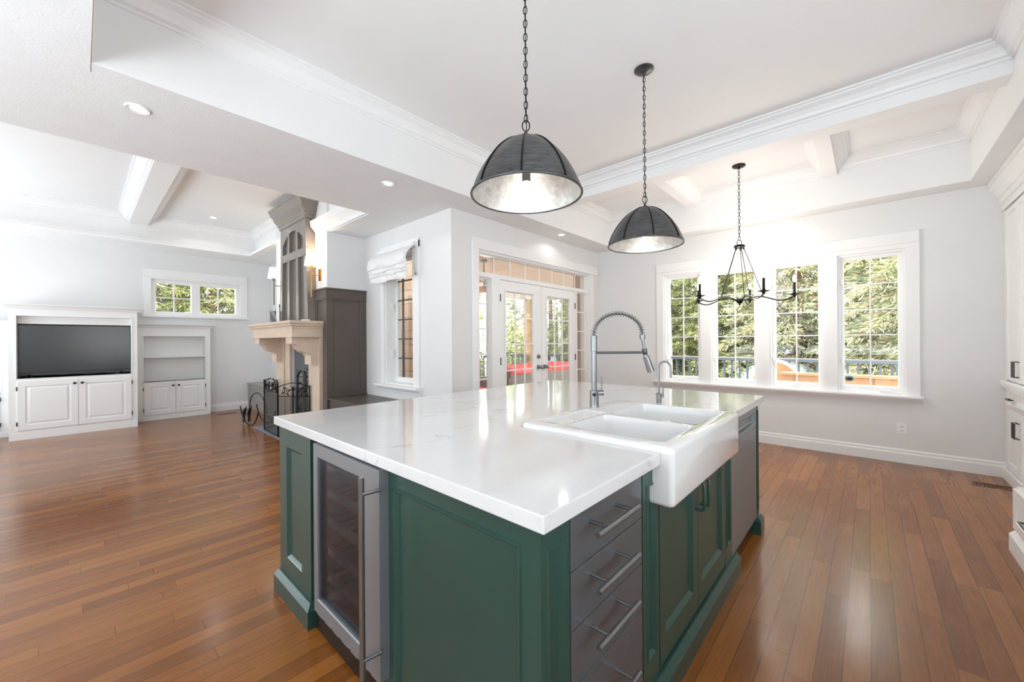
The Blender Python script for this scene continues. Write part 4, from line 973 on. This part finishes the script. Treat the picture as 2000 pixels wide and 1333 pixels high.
# wrought iron log holder
t = thing('log_holder', 'curled wrought iron log holder with leaf ends on the floor left of the fire screen', 'log holder', (-7.12, 1.85, 0))
ly = 1.85
half = [(-.48, .27), (-.40, .17), (-.29, .09), (-.16, .04), (0, .03)]
prof_ = half + [(-u, v) for u, v in half[-2::-1]]
for yy in (ly - .09, ly + .14):
    obj('cradle', MB().tube([Vector((-7.12 + u, yy, v)) for u, v in prof_], .009, 6), M['iron'], t, 60)
obj('handle', MB().tube([Vector((-7.12 + .43 * cos(pi - q / 20 * pi), ly + .03, .24 + .27 * sin(pi - q / 20 * pi))) for q in range(21)], .007, 6), M['iron'], t, 60)
sc = MB()
for yy in (ly - .09, ly - .02):
    c = Vector((-7.42, yy, .045))
    sc.tube([c + Vector(((.042 * (1 - q / 20)) * cos(q / 18 * 3.2 * pi), 0, (.042 * (1 - q / 20)) * sin(q / 18 * 3.2 * pi))) for q in range(17)], .006, 6)
    for q in range(6):
        b_ = Vector((-7.30 - .02 * q, yy, .055 + .012 * q)); e_ = Vector((-7.52 - .018 * (q % 3) + .05 * q, yy + .02 * (q % 2), .17 + .028 * q))
        sc.tube([b_, (b_ + e_) / 2 + Vector((-.012, 0, -.008)), e_], [.004, .014, .002], 6)
obj('scrolls', sc, M['iron'], t, 60)

# ------------------------------------------------------------------ white cabinets on the right
t = thing('hutch', 'tall white cabinet with grey pulls in the corner right of the dining windows', 'cabinet', (1.2, 5.1, 0))
HX = .932
F = FXm(HX)
def hface(mb, y0, y1, z0, z1, w=.055, d=0.0):
    mb.rings(F, -y1, -y0, z0, z1, [(0, d - .02), (0, d - .002), (.002, d), (w, d), (w + .004, d - .008), (w + .012, d - .012)]); return mb
yN = 4.0
obj('carcass', MB().box(HX + .02, 1.445, yN, YW - .002, .10, 2.5).box(HX, HX + .03, YW - .045, YW - .002, .1, 2.5), M['cab'], t)
obj('plinth', MB().box(HX - .022, 1.44, yN, YW - .002, 0, .10, .004), M['cab'], t)
obj('ledge', MB().sweep([(HX, YW - .002), (HX, yN)][::-1], [(0, .835), (.02, .835), (.022, .86), (.03, .865), (.03, .895), (.022, .905), (0, .905)]), M['cab'], t)
obj('crown', MB().sweep([(HX, YW - .002), (HX, yN)][::-1], [(0, 2.47), (.012, 2.47), (.015, 2.52), (.03, 2.53), (.03, 2.58), (.045, 2.59), (.06, 2.64), (.085, 2.68), (.085, 2.70), (.1, 2.705), (.1, ZS - .002), (0, ZS - .002)]), M['cab'], t)
ys = [YW - .045, 5.33, 4.88, 4.43, 4.02]
def bar(parent, p0, p1, out):
    p0 = Vector(p0); p1 = Vector(p1); o_ = Vector(out)
    obj('pull', MB().tube([p0, p0 + o_, p1 + o_, p1], .006, 8).box(*sum(([min(a, b) - .004, max(a, b) + .004] for a, b in zip(p0 + o_, p1 + o_)), []), .002), M['pull'], parent)
for k in range(4):
    a, b = ys[k + 1] + .002, ys[k] - .002
    d = obj('door', hface(MB(), a, b, .91, 2.465), M['cab'], t); yy = a + .03 if k % 2 == 0 else b - .03
    bar(d, (HX, yy, .96), (HX, yy, 1.09), (-.028, 0, 0))
    d = obj('drawer', hface(MB(), a, b, .665, .83, .03), M['cab'], t); bar(d, (HX, (a + b) / 2 - .05, .748), (HX, (a + b) / 2 + .05, .748), (-.028, 0, 0))
    d = obj('door', hface(MB(), a, b, .11, .66), M['cab'], t); bar(d, (HX, yy, .44), (HX, yy, .57), (-.028, 0, 0))
NX, NY = .675, 3.80
t = thing('base_cabinet', 'white base cabinet with drawers at the right edge, nearer than the tall cabinet', 'cabinet', (1.0, 3.3, 0))
F = FXm(NX)
obj('carcass', MB().box(NX + .02, 1.44, -.5, NY, .10, .868).box(NX - .02, NX + .03, -.5, NY + .0, .13, .40, .003), M['cab'], t)
obj('plinth', MB().sweep([(1.2, NY), (NX - .02, NY), (NX - .02, -.5)][::-1], [(0, 0), (.026, 0), (.026, .10), (.008, .128), (0, .13)]).box(NX - .02, 1.2, -.5, NY, 0, .13), M['cab'], t)
obj('counter', MB().box(NX - .05, 1.44, -.5, NY + .03, .868, .9, .004), M['quartz'], t)
for a, b in ((3.1, 3.79), (2.3, 3.09), (1.5, 2.29), (.7, 1.49), (-.1, .69)):
    for z0, z1, dd in ((.15, .39, .036), (.41, .63, 0), (.64, .86, 0)):
        d = obj('drawer', MB().rings(F, -b, -a, z0, z1, [(0, dd - .02), (0, dd), (.05, dd), (.054, dd - .008), (.062, dd - .01)]), M['cab'], t)
        bar(d, (NX - dd, (a + b) / 2 - .06, (z0 + z1) / 2), (NX - dd, (a + b) / 2 + .06, (z0 + z1) / 2), (-.028, 0, 0))

# ------------------------------------------------------------------ outside: deck, porch, garden
lw = MB(); lw.box(-40, 30, 5.95, 45, -1.1, -.95).box(-40, -9.42, -20, 5.95, -1.1, -.95)
o = obj('garden_ground', lw, M['lawn']); o['kind'] = 'structure'
o = obj('deck_floor', MB().box(-7.6, -3.49, 3.75, 9.1, -.22, -.06).box(-3.49, 4.2, 5.96, 9.1, -.22, -.06), M['deck']); o['kind'] = 'structure'
o = obj('stone_wall', MB().box(-7.4, -4.75, 3.45, 3.74, -1, 3.4), M['stonewall']); tag(o, 'beige stone block wall seen through the tall narrow window', 'stone wall')
o = obj('porch_ceiling', MB().box(-7.5, -3.49, 3.75, 9.3, 2.78, 2.86), M['porchceil']); o['kind'] = 'structure'
o = obj('porch_beam', MB().box(-7.48, -7.2, 3.75, 9.3, 2.5, 2.78, .01).box(-7.2, -3.49, 9.1, 9.3, 2.5, 2.78, .01), M['trim']); o['kind'] = 'structure'
o = obj('corner_column', MB().box(-3.645, -3.49, 5.55, 5.955, -.06, 2.78), M['tanwall']); tag(o, 'tan corner column seen through the right sidelight of the french doors', 'column')
t = thing('porch_post', 'orange cedar post of the porch seen through the left french door', 'post', (-7.3, 8.8, -.06))
obj('shaft', MB().box(-7.4, -7.2, 8.7, 8.9, -.06, 2.5, .008), M['cedar'], t)
obj('base_trim', MB().box(-7.42, -7.18, 8.68, 8.92, -.06, .1, .008), M['cedar'], t)
def railing(name_label, A, B, mat, zt=.93):
    A = Vector(A); B = Vector(B); L = (B - A).length; d = (B - A) / L; n = Vector((-d.y, d.x, 0))
    t = thing('deck_railing', name_label, 'railing', (A + B) / 2 + Vector((0, 0, -.06)), 'railings round the deck')
    def beam(s0, s1, z0, z1, w):
        m_ = MB(); p = [A + d * s0 + n * w, A + d * s1 + n * w, A + d * s1 - n * w, A + d * s0 - n * w]
        m_._add([(q.x, q.y, z0) for q in p] + [(q.x, q.y, z1) for q in p], [(3, 2, 1, 0), (4, 5, 6, 7), (0, 1, 5, 4), (1, 2, 6, 5), (2, 3, 7, 6), (3, 0, 4, 7)]); return m_
    obj('top_rail', beam(0, L, zt - .05, zt, .05), mat, t); obj('bottom_rail', beam(0, L, .04, .09, .025), mat, t)
    k = int(L / .135); m_ = beam(0, .03, .09, zt - .05, .015)
    for i in range(1, k + 1): m_.merge(beam(i * L / k - .016, i * L / k + .016, .09, zt - .05, .014).bm)
    obj('balusters', m_, mat, t)
    for i in range(int(L / 1.8) + 1):
        s = i * L / max(1, int(L / 1.8)); obj('post', beam(max(0, s - .045), min(L, s + .045), -.06, zt - .05, .044), mat, t)
    return t
railing('blue grey deck railing seen through the dining windows', (-7.1, 8.85, 0), (4.1, 8.85, 0), M['railing'])
railing('dark grey green deck railing seen through the french doors', (-7.35, 3.85, 0), (-7.35, 8.65, 0), plain('dark_green_railing', '4a5a5c', 0.5))
# wicker sofa and chair with red cushions
def cushion(parent, x0, x1, y0, y1, z0, z1, label=None, nm='cushion'):
    m_ = MB().box(x0, x1, y0, y1, z0, z1, min(x1 - x0, y1 - y0, z1 - z0) * .42, 4)
    return obj(nm, m_, M['red'], parent, 80)
t = thing('wicker_sofa', 'long wicker sofa with its back to the french doors and red cushions', 'sofa', (-5.6, 6.75, -.06))
obj('back', MB().box(-5.34, -5.24, 5.72, 7.82, .1, .66, .02), M['wicker'], t); obj('seat_frame', MB().box(-6.05, -5.34, 5.72, 7.82, .0, .28, .02), M['wicker'], t)
for y0 in (5.68, 7.78): obj('arm', MB().box(-6.05, -5.24, y0, y0 + .1, .0, .56, .02), M['wicker'], t)
for k in range(4):
    for xx in (-6.0, -5.3): obj('leg', MB().box(xx - .025, xx + .025, 5.76 + k * .66, 5.81 + k * .66, -.06, .02), M['wicker'], t) if k in (0, 3) else None
for k in range(3):
    a = 5.74 + k * .69; cushion(t, -5.60, -5.22, a, a + .68, .60, .81, nm='back_cushion'); cushion(t, -6.02, -5.42, a, a + .68, .28, .42, nm='seat_cushion')
t = thing('wicker_chair', 'wicker armchair with plump red cushions seen through the left sidelight', 'armchair', (-5.55, 4.95, -.06))
obj('frame', MB().box(-6.0, -5.2, 4.62, 5.3, .0, .26, .02), M['wicker'], t); obj('back', MB().box(-6.02, -5.92, 4.62, 5.3, .2, .72, .02), M['wicker'], t)
for y0 in (4.56, 5.26): obj('arm', MB().box(-6.02, -5.2, y0, y0 + .09, .0, .55, .025), M['wicker'], t)
obj('seat_cushion', MB().box(-5.92, -5.2, 4.66, 5.26, .26, .42, .06, 4), M['red'], t, 80); obj('back_cushion', MB().box(-5.95, -5.68, 4.66, 5.26, .40, .9, .1, 4), M['red'], t, 80)
for xx in (-5.97, -5.25):
    for yy in (4.66, 5.25): obj('leg', MB().box(xx - .03, xx + .03, yy - .03, yy + .03, -.06, .02), M['wicker'], t)
t = thing('covered_grill', 'grill under a blue grey cloth cover behind the wicker sofa', 'grill', (-6.35, 8.3, -.06))
m_ = MB().box(-6.65, -6.05, 7.9, 8.65, -.05, .62, .05).box(-6.6, -6.1, 8.0, 8.55, .55, .88, .16, 4); obj('cover', m_, M['cover'], t, 60)
obj('side_shelf', MB().box(-6.6, -6.1, 7.62, 7.92, .5, .56, .01), M['cover'], t)
t = thing('porch_lamp', 'copper bowl lamp hanging under the porch ceiling at the left sidelight', 'pendant lamp', (-5.15, 4.93, 2.2))
obj('bowl', MB().lathe([(0, 2.13), (.08, 2.14), (.13, 2.18), (.15, 2.24), (.12, 2.28), (.0, 2.29)], (-5.15, 4.93, 0), 24), M['copper'], t, 50)
lamp('porch_lamp_glow', 'POINT', (-5.15, 4.93, 2.02), 8, (1, .96, .92), .12)
obj('rod', MB().cyl((-5.15, 4.93, 2.28), (-5.15, 4.93, 2.775), .012, n=10).cyl((-5.15, 4.93, 2.74), (-5.15, 4.93, 2.775), .06, n=16), M['iron'], t)
for k in range(4):
    a = k * pi / 2 + .4; d = Vector((cos(a), sin(a), 0)); q = Vector((-sin(a), cos(a), 0)); c = Vector((-5.15, 4.93, 2.36))
    m_ = MB()._add([c + d * .1 - q * .04 + Vector((0, 0, 0)), c + d * .6 - q * .07, c + d * .6 + q * .07, c + d * .1 + q * .04, c + d * .1 - q * .04 + Vector((0, 0, .012)), c + d * .6 - q * .07 + Vector((0, 0, .012)), c + d * .6 + q * .07 + Vector((0, 0, .012)), c + d * .1 + q * .04 + Vector((0, 0, .012))], [(3, 2, 1, 0), (4, 5, 6, 7), (0, 1, 5, 4), (1, 2, 6, 5), (2, 3, 7, 6), (3, 0, 4, 7)])
    obj('blade', m_, M['cedar'], t)
# cedar bench and rounded chair outside the dining windows
t = thing('cedar_bench', 'orange cedar bench back with wide top board outside the right dining windows', 'bench', (-.2, 7.2, -.06))
obj('top_board', MB().box(-1.0, .95, 7.12, 7.3, .76, .80, .006), M['cedar'], t); obj('back_rail', MB().box(-1.0, .95, 7.17, 7.22, .66, .755, .004), M['cedar'], t)
for xx in (-.92, .13, .88): obj('post', MB().box(xx - .075, xx + .075, 7.15, 7.27, -.06, .76, .006), M['cedar'], t)
obj('seat', MB().box(-1.0, .95, 7.25, 7.7, .36, .41, .006), M['cedar'], t)
t = thing('garden_chair', 'cedar garden chair with rounded white edged back outside the second dining window', 'chair', (-1.12, 7.5, -.06))
cp = [(-1.12 + .32 * cos(pi - k / 16 * pi), .62 + .33 * sin(pi - k / 16 * pi)) for k in range(17)]
obj('back', MB().prism([(-1.44, .3)] + cp + [(-.80, .3)], FYm(7.5), -.02, .02), M['cedar'], t)
obj('edge', MB().tube([(u, 7.5, v) for u, v in [(-1.44, .3)] + cp + [(-.80, .3)]], .028, 8), M['poolblue'], t, 60)
obj('seat', MB().box(-1.44, -.8, 7.52, 7.98, .3, .34, .006), M['cedar'], t)
for xx in (-1.4, -.84):
    for yy in (7.52, 7.94): obj('leg', MB().box(xx - .03, xx + .03, yy - .03, yy + .03, -.06, .3), M['cedar'], t)
o = obj('garden_dome', MB().sphere((-1.7, 12.0, -.45), 1.22, 32), M['poolblue'], None, 60, (-1.7, 12, -.95)); tag(o, 'pale blue domed cover behind the deck railing outside the third dining window', 'garden dome')

# trees
def spruce_mesh(seed, H, Rr, nb, per, twig, droop, wid=.011):
    rng = random.Random(seed); V = []; Fc = []; V2 = []; F2 = []
    for b in range(nb):
        z = H * (.03 + .95 * (b + rng.random()) / nb); L = Rr * (1 - z / H) ** .75 * rng.uniform(.75, 1.1) + .15; a = b * 2.39996 + rng.uniform(-.3, .3)
        d = Vector((cos(a), sin(a), 0)); side = Vector((-sin(a), cos(a), 0))
        P = lambda s: d * (L * s) + Vector((0, 0, z + .12 * L * s - droop * L * s * s))
        for q in range(3):
            s0, s1 = q / 3, (q + 1) / 3; p, p2 = P(s0), P(s1); w = .014 * (1 - s0) + .004; i = len(V2)
            V2 += [p + side * w, p - side * w, p + Vector((0, 0, w)), p2 + side * w * .6, p2 - side * w * .6, p2 + Vector((0, 0, w * .6))]; F2 += [(i, i + 1, i + 4, i + 3), (i + 1, i + 2, i + 5, i + 4), (i + 2, i, i + 3, i + 5)]
        n = max(8, int(per * L / Rr))
        for k in range(n):
            s = .22 + .78 * (k + rng.random()) / n; p = P(s); sd = 1 if k % 2 else -1
            off = rng.random() * twig * (1.15 - s) * 1.6
            tw = (side * sd * rng.uniform(.6, 1) + d * rng.uniform(.3, .9) + Vector((0, 0, rng.uniform(-.5, .1)))).normalized()
            c = p + tw * off + Vector((0, 0, -.25 * off))
            for q in range(4):
                dr = (tw + d * .4 + Vector((rng.uniform(-.7, .7), rng.uniform(-.7, .7), rng.uniform(-.8, .35)))).normalized(); l = rng.uniform(.09, .2); w = dr.cross(Vector((rng.uniform(-1, 1), rng.uniform(-1, 1), rng.uniform(-.2, 1)))).normalized() * (wid * rng.uniform(.6, 1.3))
                c0 = c + Vector((rng.uniform(-.06, .06), rng.uniform(-.06, .06), rng.uniform(-.05, .05))); i = len(V)
                V += [c0 - w * .4, c0 + dr * l * .5 - w, c0 + dr * l, c0 + dr * l * .5 + w]; Fc.append((i, i + 1, i + 2, i + 3))
    return (V, Fc), (V2, F2)
def quick_mesh(name, vf, mat):
    me = bpy.data.meshes.new(name); me.from_pydata([tuple(v) for v in vf[0]], [], vf[1]); me.materials.append(mat); return me
def make_tree(name, label, cat, group, H, leaf, wood, mleaf, mtwig, mtrunk, r0):
    t = thing(name, label, cat, (0, 0, 0), group)
    for nm, me in (('foliage', quick_mesh('foliage', leaf, mleaf)), ('branches', quick_mesh('branches', wood, mtwig))):
        o = bpy.data.objects.new(nm, me); COL.objects.link(o); o.parent = t
        if nm == 'foliage': o['kind'] = 'stuff'
    obj('trunk', MB().tube([(0, 0, 0), (.03, 0, H * .4), (0, .02, H * .98)], [r0, r0 * .7, .02], 10), mtrunk, t, 60)
    return t
G = 'spruces beyond the deck'
lab = 'shaggy spruce in the dense row of trees beyond the deck'
A_ = make_tree('spruce_tree', lab, 'tree', G, 8, *spruce_mesh(1, 8, 2.3, 170, 170, .5, .45), M['spruce'], M['twig'], M['bark'], .14)
B_ = make_tree('spruce_tree', lab, 'tree', G, 7, *spruce_mesh(2, 7, 2.0, 160, 150, .45, .25), M['olive'], M['twig'], M['bark'], .12)
A_.location = (-1.4, 12.6, -.95); B_.location = (-3.6, 13.4, -.95)
rng = random.Random(5)
for k, (px, py, w) in enumerate(((.9, 11.6, 'A'), (2.9, 12.6, 'A'), (-5.9, 13.2, 'A'), (-.2, 14.8, 'B'), (-2.8, 15.8, 'A'), (2.2, 15.6, 'B'), (4.8, 14.6, 'A'), (-8.4, 13.6, 'B'), (-10.8, 14.5, 'A'), (-12.6, 12.2, 'A'), (-12.2, 9.4, 'B'), (-13.2, 7.0, 'A'), (-15, 10.6, 'A'), (-14.6, 14.8, 'B'), (-10.6, 17.2, 'A'), (-6.6, 17.4, 'B'), (-1.0, 18.2, 'A'), (1.2, 18.4, 'B'), (4.2, 18.0, 'A'), (-4.6, 18.6, 'A'), (6.6, 17.0, 'B'))):
    dup(A_ if w == 'A' else B_, (px, py, -.95), rotz=k * 1.7)
G2 = 'spruces outside the living room'
for k, (px, py, w) in enumerate(((-14.2, .4, 'A'), (-14.0, 2.6, 'B'), (-14.4, 4.6, 'A'), (-16.4, 1.6, 'B'), (-16.8, 3.8, 'A'))):
    dup(A_ if w == 'A' else B_, (px, py, -.95), 'spruce tree seen through the small window above the bookcase', G2, rotz=k * 2.1 + .5)
def bush_mesh(seed, n, R3, lw):
    rng = random.Random(seed); V = []; Fc = []
    for k in range(n):
        u = Vector((rng.gauss(0, 1), rng.gauss(0, 1), rng.gauss(0, 1))).normalized() * rng.uniform(.55, 1) ** .5
        c = Vector((u.x * R3[0], u.y * R3[1], u.z * R3[2] + R3[2])); dr = Vector((rng.uniform(-1, 1), rng.uniform(-1, 1), rng.uniform(-1, .6))).normalized(); w = dr.cross(Vector((rng.uniform(-1, 1), rng.uniform(-1, 1), 1))).normalized() * lw * rng.uniform(.3, .6); l = lw * rng.uniform(1, 2); i = len(V)
        V += [c, c + dr * l * .5 - w, c + dr * l, c + dr * l * .5 + w]; Fc.append((i, i + 1, i + 2, i + 3))
    return V, Fc
t = thing('leafy_shrub', 'pale yellow green leafy shrub behind the railing seen through the left french door', 'shrub', (-9.6, 9.6, -.95))
o = bpy.data.objects.new('foliage', quick_mesh('foliage', bush_mesh(3, 5200, (1.3, 1.5, 1.75), .07), M['ygreen'])); COL.objects.link(o); o.parent = t; o['kind'] = 'stuff'
obj('stem', MB().tube([(-9.6, 9.6, -.95), (-9.6, 9.6, 1.2)], [.05, .02], 8), M['bark'], t)
def birch_tree(x, y, r, label, seed):
    rng = random.Random(seed); t = thing('birch_tree', label, 'tree', (x, y, -.95), None)
    obj('trunk', MB().tube([(x + .02 * sin(k), y, -.95 + k * .9) for k in range(10)], [r * (1 - k * .045) for k in range(10)], 14), M['birch'], t, 60)
    for k in range(12):
        a = rng.uniform(0, 6.28); z = rng.uniform(1.2, 5.5); d = Vector((cos(a), sin(a), .35)); p = Vector((x, y, z)); L = rng.uniform(.8, 1.6)
        obj('branch', MB().tube([p, p + d * L * .5 + Vector((0, 0, .05)), p + d * L + Vector((0, 0, -.1))], [.022, .012, .004], 6), M['twig'], t, 60)
birch_tree(-8.3, 8.05, .125, 'white birch trunk seen through the left sidelight of the french doors', 1)
birch_tree(-9.0, 12.75, .11, 'slim white birch trunk seen through the right french door', 2)
birch_tree(-4.32, 11.4, .15, 'white birch trunk seen through the leftmost dining window', 3)
